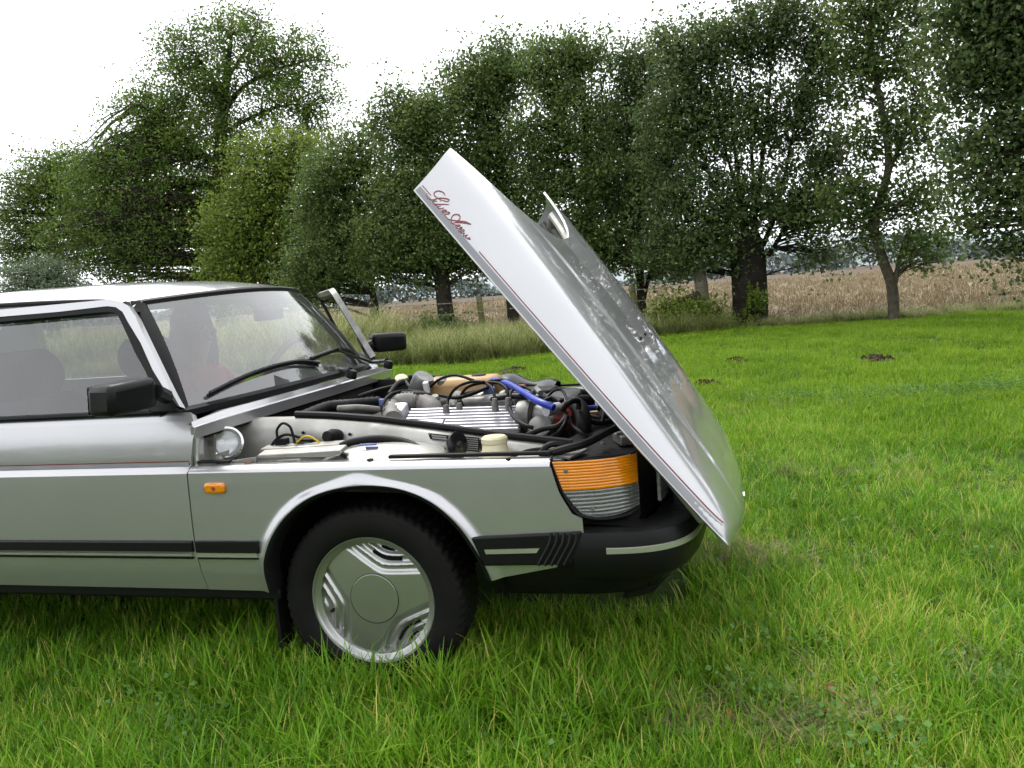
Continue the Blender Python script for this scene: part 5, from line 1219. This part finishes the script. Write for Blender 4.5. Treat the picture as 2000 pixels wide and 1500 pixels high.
ribbed([(-0.082,-0.308,0.8), (-0.167,-0.109,0.82), (-0.123,-0.084,0.835), (-0.06,-0.068,0.83), (0.004,-0.113,0.81), (0.018,-0.119,0.78)], 0.036, 'grey_hose', 'intake_hose')
ribbed([(-0.133,-0.242,0.82), (-0.176,-0.101,0.85), (-0.145,-0.051,0.86), (-0.071,-0.073,0.86), (-0.022,-0.06,0.85)], 0.014, 'rubber', 'corrugated_hose')
cable([(-0.166,-0.199,0.8), (-0.179,-0.169,0.84), (-0.168,-0.1,0.87), (-0.133,-0.022,0.87), (-0.052,-0.035,0.86)], 0.008, 'rubber')
MB().tube([(0.572,-0.18,0.82), (0.616,-0.287,0.82), (0.636,-0.34,0.79), (0.639,-0.368,0.75), (0.628,-0.348,0.7)], 0.027, n=12, cr=6).make('radiator_hose', 'rubber', car, angle=60)
MB().tube([(0.54,-0.041,0.8), (0.596,0.037,0.79), (0.652,0.143,0.78)], 0.026, n=12).make('radiator_hose', 'rubber', car, angle=60)
cable([(0.157,0.238,0.87), (0.254,0.101,0.87), (0.371,-0.12,0.86), (0.473,-0.315,0.85), (0.538,-0.355,0.83)], 0.013, 'blue_hose', 'blue_hose', 10)
cable([(0.607,-0.194,0.8), (0.633,-0.137,0.79), (0.653,-0.055,0.78)], 0.011, 'blue_hose', 'blue_hose', 10)
MB().tube([(0.494,-0.288,0.81), (0.533,-0.239,0.81)], 0.022, n=12).make('hose_joint', 'bright_aluminium', car)
# ignition leads and vacuum lines
for pts, r in (([(0.079,-0.168,0.8), (0.068,-0.101,0.84), (0.12,-0.144,0.89), (0.154,-0.064,0.9), (0.213,-0.085,0.9)], 0.006),
               ([(0.115,-0.115,0.8), (0.099,-0.04,0.84), (0.139,-0.076,0.88), (0.178,-0.043,0.89), (0.208,-0.037,0.89)], 0.006),
               ([(0.186,0.002,0.89), (0.249,-0.112,0.88), (0.272,-0.158,0.85), (0.277,-0.18,0.82)], 0.006),
               ([(0.203,-0.02,0.89), (0.271,-0.075,0.89), (0.315,-0.132,0.87), (0.326,-0.167,0.82)], 0.006),
               ([(-0.102,0.151,0.86), (-0.031,0.103,0.9), (0.064,0.024,0.92), (0.15,-0.015,0.9)], 0.006),
               ([(0.333,-0.194,0.82), (0.39,-0.348,0.8), (0.456,-0.458,0.79), (0.487,-0.466,0.78)], 0.007),
               ([(0.341,-0.171,0.82), (0.318,-0.103,0.85), (0.314,0.015,0.86), (0.348,0.019,0.86), (0.399,-0.028,0.84)], 0.006),
               ([(0.568,-0.344,0.82), (0.598,-0.395,0.85), (0.623,-0.355,0.85), (0.624,-0.357,0.82)], 0.010),
               ([(0.578,-0.351,0.81), (0.59,-0.433,0.79), (0.568,-0.456,0.76), (0.521,-0.412,0.73)], 0.007),
               ([(0.596,-0.419,0.81), (0.584,-0.447,0.77), (0.555,-0.441,0.74), (0.488,-0.348,0.7)], 0.007),
               ([(0.608,-0.421,0.81), (0.613,-0.431,0.78), (0.648,-0.469,0.76), (0.672,-0.467,0.74)], 0.007),
               ([(0.456,-0.432,0.75), (0.511,-0.435,0.77), (0.566,-0.441,0.78), (0.584,-0.388,0.8)], 0.010),
               ([(0.474,-0.147,0.84), (0.496,-0.131,0.86), (0.524,-0.126,0.86), (0.546,-0.167,0.84), (0.565,-0.227,0.82)], 0.005),
               ([(0.467,-0.206,0.83), (0.5,-0.18,0.84), (0.537,-0.224,0.83)], 0.009),
               ([(-0.013,0.035,0.84), (0.086,-0.064,0.84), (0.146,-0.052,0.85), (0.183,0.042,0.86)], 0.008),
               ([(0.086,0.036,0.84), (0.154,0.063,0.85), (0.177,0.139,0.86)], 0.009),
               ([(0.154,0.187,0.87), (0.237,0.129,0.88), (0.297,0.099,0.86), (0.329,0.069,0.85)], 0.007),
               ([(0.641,-0.25,0.78), (0.679,-0.264,0.77), (0.712,-0.239,0.77)], 0.011),
               ([(0.648,-0.3,0.77), (0.686,-0.292,0.76), (0.723,-0.258,0.76)], 0.011),
               ([(0.674,-0.245,0.8), (0.692,-0.259,0.82), (0.705,-0.308,0.8), (0.7,-0.341,0.77)], 0.008),
               ([(0.236,-0.079,0.83), (0.325,-0.104,0.84), (0.425,-0.104,0.83), (0.526,-0.117,0.82)], 0.010)):
    cable(pts, r, 'rubber')
for p_ in ((0.083,-0.181,0.8), (0.124,-0.141,0.8), (0.285,-0.206,0.82), (0.333,-0.194,0.82)):
    MB().lathe([(0.013, -0.02), (0.013, 0.015), (0.009, 0.03), (0.001, 0.03)], p_, (0, 0, 1), n=12).make('plug_cap', 'grey_hose', car)
MB().tube([(0.073,0.063,0.79), (0.064,0.063,0.82), (0.041,0.089,0.83), (0.041,0.037,0.81), (0.06,-0.04,0.79)], 0.020, n=10, cr=5).make('breather_hose', 'grey_hose', car)
MB().tube([(0.122,0.011,0.79), (0.105,0.034,0.81), (0.084,0.012,0.81), (0.084,-0.009,0.78)], 0.020, n=10, cr=5).make('breather_hose', 'rubber', car)
MB().box((0.167,0.117,0.84), (0.06, 0.04, 0.03), rz=0.3).make('relay', 'blue_label', car, bevel=0.005)
MB().box((0.69,-0.182,0.78), (0.05, 0.05, 0.06)).make('fuse_holder', 'grey_hose', car, bevel=0.006)
MB().box((0.656,-0.096,0.8), (0.025, 0.03, 0.04)).make('connector', 'white_label', car, bevel=0.004)
MB().box((0.659,-0.187,0.78), (0.05, 0.03, 0.012), rz=0.3).make('terminal_clamp', 'tan_tank', car)
# coolant tank and other things against the far side
tk = Vector((0.002,0.3,0.835))
tko = MB().box(tk, (0.34, 0.16, 0.10)).make('coolant_tank', 'tan_tank', car, bevel=0.03)
MB().lathe([(0.032, 0), (0.034, 0.006), (0.034, 0.028), (0.028, 0.034), (0.001, 0.034)], Vector((0.076,0.3,0.857)), (0, 0, 1), n=20).make('tank_cap', 'black_plastic', tko)
MB().box(Vector((-0.062,0.29,0.86)), (0.06, 0.04, 0.025)).make('level_sensor', 'cream_plastic', tko, bevel=0.006)
MB().lathe([(0.045, -0.04), (0.047, 0), (0.047, 0.06), (0.04, 0.075), (0.001, 0.075)], Vector((-0.168,0.2,0.845)), (0.5, -0.2, 0.8), n=20).make('vacuum_canister', 'dull_aluminium', car)
MB().box(Vector((-0.102,0.12,0.864)), (0.02, 0.02, 0.05), rx=0.3).make('tag', 'white_label', car)
MB().box(Vector((-0.248,0.4,0.878)), (0.04, 0.03, 0.03)).make('connector', 'blue_hose', car, bevel=0.004)
bg_ = MB().grid(lambda u, v: Vector((0.101,0.56,0.818)).lerp(Vector((0.36,0.56,0.785)), u) + Vector((0, 0.20 * v - 0.05, 0.035 * math.sin(v * math.pi) * (1 - 0.5 * u) + 0.012 * math.sin(u * 9) - 0.05 * (v > 0.9))), 16, 9)
bg_.make('plastic_cover', 'black_gloss', car, solid=0.004)
bt = Vector((0.31,0.3,0.788)); MB().box(bt, (0.20, 0.16, 0.06)).make('battery', 'black_plastic', car, bevel=0.008)
MB().box(Vector((0.251,0.32,0.824)), (0.05, 0.05, 0.02)).make('terminal_cover', 'red_plastic', car, bevel=0.006)
MB().lathe([(0.10, 0), (0.10, 0.02), (0.07, 0.03), (0.02, 0.03)], (0.456,0.126,0.78), (-0.2, -0.2, 1), n=24).make('air_filter_lid', 'black_plastic', car)
MB().tube([(0.383,-0.052,0.83), (0.414,-0.062,0.86), (0.44,-0.112,0.85)], 0.012, n=8).make('warm_air_valve', 'dull_aluminium', car)
for px_ in ((0.098,0.12,0.78), (-0.008,-0.027,0.78), (0.46,-0.072,0.8), (0.409,-0.059,0.8), (0.336,0.102,0.82), (-0.048,0.065,0.82), (0.146,0.084,0.82), (0.239,0.101,0.82)):
    MB().lathe([(0.022, -0.03), (0.022, 0.01), (0.014, 0.018), (0.001, 0.018)], px_, (rnd.uniform(-0.4, 0.4), -0.4, 1), n=12).make('fitting', 'dull_aluminium', car)
# firewall clutter
ribbed([(-0.391,-0.423,0.84), (-0.374,-0.249,0.85), (-0.286,-0.207,0.85), (-0.231,-0.089,0.84)], 0.022, 'rubber', 'heater_hose')
cable([(-0.304,-0.303,0.85), (-0.222,-0.298,0.85), (-0.168,-0.235,0.83)], 0.012, 'grey_hose')
MB().box((-0.204,-0.11,0.84), (0.03, 0.02, 0.03)).make('connector', 'blue_label', car, bevel=0.004)
MB().box((-0.577,0.547,0.8), (0.10, 0.12, 0.10)).make('heater_valve', 'engine_grime', car, bevel=0.02)
for pts in ([(-0.447,0.183,0.83), (-0.367,0.228,0.85), (-0.262,0.213,0.87), (-0.265,0.315,0.88)], [(-0.25,0.065,0.85), (-0.255,0.169,0.88), (-0.254,0.256,0.88), (-0.204,0.185,0.86)]):
    cable(pts, 0.010, 'rubber')
MB().lathe([(0.03, 0), (0.034, 0.02), (0.03, 0.045), (0.01, 0.05)], (-0.393,0.562,0.83), (0.2, -0.5, 0.8), n=18).make('brake_reservoir', 'cream_plastic', car)
# front lock panel
MB().prism([(0.60, -0.78, 0.735), (0.84, -0.70, 0.735), (0.86, -0.60, 0.738), (0.74, -0.30, 0.745), (0.74, 0.30, 0.745), (0.86, 0.60, 0.738), (0.84, 0.70, 0.735), (0.60, 0.78, 0.735), (0.58, 0.55, 0.74), (0.64, 0.3, 0.745), (0.64, -0.3, 0.745), (0.58, -0.55, 0.74)], (0, 0, -0.03)).make('lock_panel', 'black_plastic', car, bevel=0.006)
MB().prism([(0.621,-0.776,0.745), (0.649,-0.646,0.745), (0.704,-0.691,0.745), (0.67,-0.816,0.745)], (0, 0, 0.006)).make('reinforcement_plate', 'dull_aluminium', car)
MB().tube([(0.579,-0.773,0.75), (0.644,-0.764,0.765), (0.707,-0.722,0.775), (0.759,-0.593,0.785), (0.788,-0.536,0.79)], 0.013, n=8, cr=5).make('bonnet_cable', 'rubber', car)
MB().tube([(0.57,-0.772,0.75), (0.594,-0.761,0.775), (0.619,-0.751,0.78), (0.648,-0.744,0.77)], 0.010, n=8, cr=5).make('cable', 'rubber', car)
MB().tube([(0.489,-0.778,0.75), (0.529,-0.741,0.76), (0.576,-0.741,0.765)], 0.005, n=6, cr=5).make('cable', 'rubber', car)
MB().box((0.80, -0.56, 0.755), (0.05, 0.10, 0.03), rz=0.4).make('lamp_bracket', 'dull_aluminium', car, bevel=0.004)
for p_ in ((0.688,-0.614,0.752), (0.744,-0.637,0.752)):
    MB().lathe([(0.009, 0), (0.009, 0.006), (0.001, 0.007)], p_, (0, 0, 1), n=6).make('bolt', 'dull_aluminium', car)
MB().box((0.70, 0, 0.62), (0.05, 0.9, 0.22)).make('radiator', 'black_plastic', car)

# ---------------------------------------------------------------- interior
MB().grid(lambda u, v: (-0.66 - 0.42 * v - 0.02 * math.cos(u * 6.28), -0.68 + 1.36 * u, 0.905 + 0.03 * math.sin(v * math.pi) + (0.05 * math.exp(-((u - 0.78) / 0.16) ** 2) * math.sin(min(1, v * 1.2) * math.pi)) - 0.25 * max(0, v - 0.85) / 0.15), 30, 16).make('dashboard', 'dash_black', car, solid=0.01)
sw = MB(); c_ = Vector((-0.90, 0.38, 0.93)); na = Vector((-0.85, 0, 0.45)).normalized(); ua = Vector((0, 1, 0)); va = na.cross(ua)
sw.tube([c_ + (ua * math.cos(a) + va * math.sin(a)) * 0.185 for a in np.linspace(0, 2 * math.pi, 40)], 0.015, n=8, caps=False)
swo = sw.make('steering_wheel', 'brown_leather', car)
MB().tube([c_ - ua * 0.18, c_ + na * -0.03, c_ + ua * 0.18], 0.014, n=6).make('wheel_spoke', 'dash_black', swo)
MB().tube([c_ - na * 0.02, c_ - na * 0.25], 0.03, n=8).make('steering_column', 'dash_black', swo)
MB().box((-1.9, 0, 0.31), (2.4, 1.36, 0.04)).make('cabin_floor', 'dash_black', car)
def seat(y):
    s = empty('front_seat', (-1.55, y, 0.0), car)
    b = MB(); lean = 0.30
    def bk(u, v):
        a = 2 * math.pi * u; w = 0.25 - 0.03 * v; d = 0.085
        r = 1.0 if v < 0.92 else 0.82
        cx, cy_ = math.copysign(abs(math.cos(a)) ** 0.5, math.cos(a)) * d * r, math.copysign(abs(math.sin(a)) ** 0.5, math.sin(a)) * w * r
        return (cx - lean * 0.62 * v + 0.12, cy_, 0.50 + 0.46 * v)
    g = b.grid(bk, 33, 12); k = 12
    g.F.append(tuple(i * k + k - 1 for i in range(32)))
    g.make('backrest', 'seat_fabric', s, angle=60)
    def hr(u, v):
        a = 2 * math.pi * u; r = math.sin(math.pi * (0.08 + 0.84 * v)) ** 0.35
        return (math.copysign(abs(math.cos(a)) ** 0.6, math.cos(a)) * 0.062 * r - 0.085 - 0.02 * v, math.copysign(abs(math.sin(a)) ** 0.6, math.sin(a)) * 0.185 * r, 0.945 + 0.205 * v)
    b = MB().grid(hr, 33, 14); b.F.append(tuple(i * 14 + 13 for i in range(32)))
    b.make('headrest', 'seat_fabric', s, angle=60)
    MB().box((0.36, 0, 0.46), (0.52, 0.50, 0.16)).make('seat_cushion', 'seat_fabric', s, bevel=0.05)
    MB().box((0.30, 0, 0.36), (0.4, 0.42, 0.06)).make('seat_rail', 'dash_black', s)
seat(-0.38); seat(0.38)
MB().box((-2.45, 0, 0.70), (0.25, 1.25, 0.55), ry=-0.3).make('rear_seat', 'seat_fabric', car, bevel=0.06)
MB().box((-2.15, 0, 0.45), (0.5, 1.25, 0.18)).make('rear_seat_cushion', 'seat_fabric', car, bevel=0.05)
MB().tube([(-1.87, 0.60, 1.22), (-1.80, 0.60, 1.05), (-1.72, 0.58, 0.80)], 0.022, n=4).make('seat_belt', 'dark_cloth', car)
MB().grid(lambda u, v: Vector(roof(0.06 + 0.88 * u, 0.05 + 0.93 * v)) + Vector((0, 0, -0.03)), 13, 12).make('headlining', 'headliner', car)
mi = W(0.0, 0.80, -0.06); MB().box(mi, (0.02, 0.22, 0.055)).make('interior_mirror', 'black_plastic', car, bevel=0.01)
MB().box((-0.98, -0.33, 1.300), (0.14, 0.36, 0.012), ry=-0.10).make('sun_visor', 'headliner', car, bevel=0.004)

# ---------------------------------------------------------------- person in the driver's seat
def person():
    root = empty('person', (-1.36, 0.40, 0.52)); tag(root, 'person with dark hair and a red top sitting in the driver seat', 'person')
    J = {'pelvis': (0, 0, 0.06, .15), 'belly': (-0.02, 0, 0.18, .135), 'chest': (-0.05, 0, 0.33, .145), 'neckb': (-0.05, 0, 0.46, .06), 'neck': (-0.03, 0, 0.52, .05), 'head0': (-0.01, -0.0, 0.60, .078), 'head1': (-0.02, 0, 0.685, .082), 
         'sl': (-0.05, 0.17, 0.42, .06), 'el': (0.12, 0.24, 0.22, .045), 'wl': (0.33, 0.14, 0.33, .03), 'hl': (0.40, 0.12, 0.36, .035),
         'sr': (-0.05, -0.17, 0.42, .06), 'er': (0.10, -0.25, 0.20, .045), 'wr': (0.32, -0.18, 0.30, .03), 'hr': (0.39, -0.15, 0.34, .035),
         'hpl': (0.02, 0.1, 0.05, .10), 'kl': (0.42, 0.14, 0.12, .065), 'al': (0.70, 0.12, -0.12, .045), 'fl': (0.80, 0.12, -0.12, .035),
         'hpr': (0.02, -0.1, 0.05, .10), 'kr': (0.42, -0.14, 0.12, .065), 'ar': (0.70, -0.12, -0.12, .045), 'fr': (0.80, -0.12, -0.12, .035)}
    E = [('pelvis', 'belly'), ('belly', 'chest'), ('chest', 'neckb'), ('neckb', 'neck'), ('neck', 'head0'), ('head0', 'head1'), ('chest', 'sl'), ('sl', 'el'), ('el', 'wl'), ('wl', 'hl'), ('chest', 'sr'), ('sr', 'er'), ('er', 'wr'), ('wr', 'hr'),
         ('pelvis', 'hpl'), ('hpl', 'kl'), ('kl', 'al'), ('al', 'fl'), ('pelvis', 'hpr'), ('hpr', 'kr'), ('kr', 'ar'), ('ar', 'fr')]
    def skin(name, J, E, m, parent, rootk):
        ks = list(J); me = bpy.data.meshes.new(name)
        me.from_pydata([J[k][:3] for k in ks], [(ks.index(a), ks.index(b)) for a, b in E], [])
        o = bpy.data.objects.new(name, me); COL.objects.link(o); o.parent = parent
        sk = o.modifiers.new('skin', 'SKIN')
        for i, k in enumerate(ks):
            d = me.skin_vertices[0].data[i]; d.radius = (J[k][3], J[k][3]); d.use_root = (k == rootk)
        o.modifiers.new('sub', 'SUBSURF').render_levels = 2; o.modifiers['sub'].levels = 1
        me.materials.append(MATS[m]); return o
    body = skin('body', J, E, 'skin', root, 'pelvis')
    # clothing: slightly larger shells
    def shell(keys, name, m, g, rootk):
        J2 = {k: (*J[k][:3], J[k][3] + g) for k in keys}
        return skin(name, J2, [(a, b) for a, b in E if a in keys and b in keys], m, root, rootk)
    shell(['pelvis', 'belly', 'chest', 'neckb', 'sl', 'el', 'wl', 'sr', 'er', 'wr'], 'red_top', 'red_cloth', 0.012, 'chest')
    shell(['pelvis', 'hpl', 'kl', 'al', 'hpr', 'kr', 'ar'], 'trousers', 'dark_cloth', 0.012, 'pelvis')
    # hands: five fingers round the steering wheel rim
    for s, hk in ((1, 'hl'), (-1, 'hr')):
        h = Vector(J[hk][:3])
        for k in range(4):
            b0 = h + Vector((0.02, (k - 1.5) * 0.019, 0.012)); ln = (0.030, 0.034, 0.032, 0.026)[k]
            MB().tube([b0, b0 + Vector((ln, 0, 0.008)), b0 + Vector((ln * 1.5, 0, -0.012)), b0 + Vector((ln * 1.2, 0, -0.034))], [0.009, 0.0085, 0.008, 0.006], n=7, cr=3).make('finger', 'skin', root, angle=80)
        MB().tube([h + Vector((-0.005, -s * 0.025, 0.0)), h + Vector((0.02, -s * 0.045, -0.006)), h + Vector((0.045, -s * 0.042, -0.016))], [0.011, 0.010, 0.007], n=7, cr=3).make('thumb', 'skin', root, angle=80)
    # face
    hd = Vector((-0.012, 0, 0.645))
    MB().tube([hd + Vector((0.072, 0, 0.02)), hd + Vector((0.098, 0, -0.012)), hd + Vector((0.078, 0, -0.022))], [0.008, 0.013, 0.008], n=8, cr=3).make('nose', 'skin', root)
    for s in (1, -1):
        MB().lathe([(0.001, -0.01), (0.010, -0.004), (0.012, 0.002), (0.006, 0.008), (0.001, 0.009)], hd + Vector((0.070, s * 0.030, 0.012)), (1, 0, 0), n=10).make('eye', 'white_label', root)
        MB().tube([hd + Vector((-0.005, s * 0.078, 0.02)), hd + Vector((-0.015, s * 0.086, 0.0)), hd + Vector((-0.002, s * 0.078, -0.025))], 0.010, n=7, cr=3).make('ear', 'skin', root)
    MB().tube([hd + Vector((0.068, -0.022, -0.045)), hd + Vector((0.078, 0, -0.046)), hd + Vector((0.068, 0.022, -0.045))], 0.006, n=7, cr=3).make('mouth', 'red_plastic', root)
    # shoulder length dark hair: many strands over a cap
    hb = MB()
    def cap(u, v):
        a = 2 * math.pi * u; ph = v * 1.9; r = 0.104 + 0.006 * math.sin(a * 9)
        fr = 1.0 if math.cos(a) < 0.35 or ph < 0.95 else 0.0
        ph2 = ph if fr else 0.95
        return hd + Vector((math.cos(a) * math.sin(ph2) * r - 0.012, math.sin(a) * math.sin(ph2) * r, 0.035 + math.cos(ph2) * r))
    hb.grid(cap, 41, 14)
    for i in range(90):
        a = rnd.uniform(R(70), R(290)); r = 0.10; x, y = math.cos(a) * r - 0.012, math.sin(a) * r
        p0 = hd + Vector((x * 0.8, y * 0.8, 0.08)); p1 = hd + Vector((x, y, 0.0)); p2 = hd + Vector((x * 1.15, y * 1.15, -0.09)); p3 = hd + Vector((x * 1.05 + rnd.uniform(-.02, .02), y * 1.1 + rnd.uniform(-.02, .02), -0.17 - rnd.uniform(0, 0.05)))
        hb.tube([p0, p1, p2, p3], [0.012, 0.015, 0.014, 0.004], n=5, cr=2)
    hb.make('hair', 'hair', root, angle=80)
person()
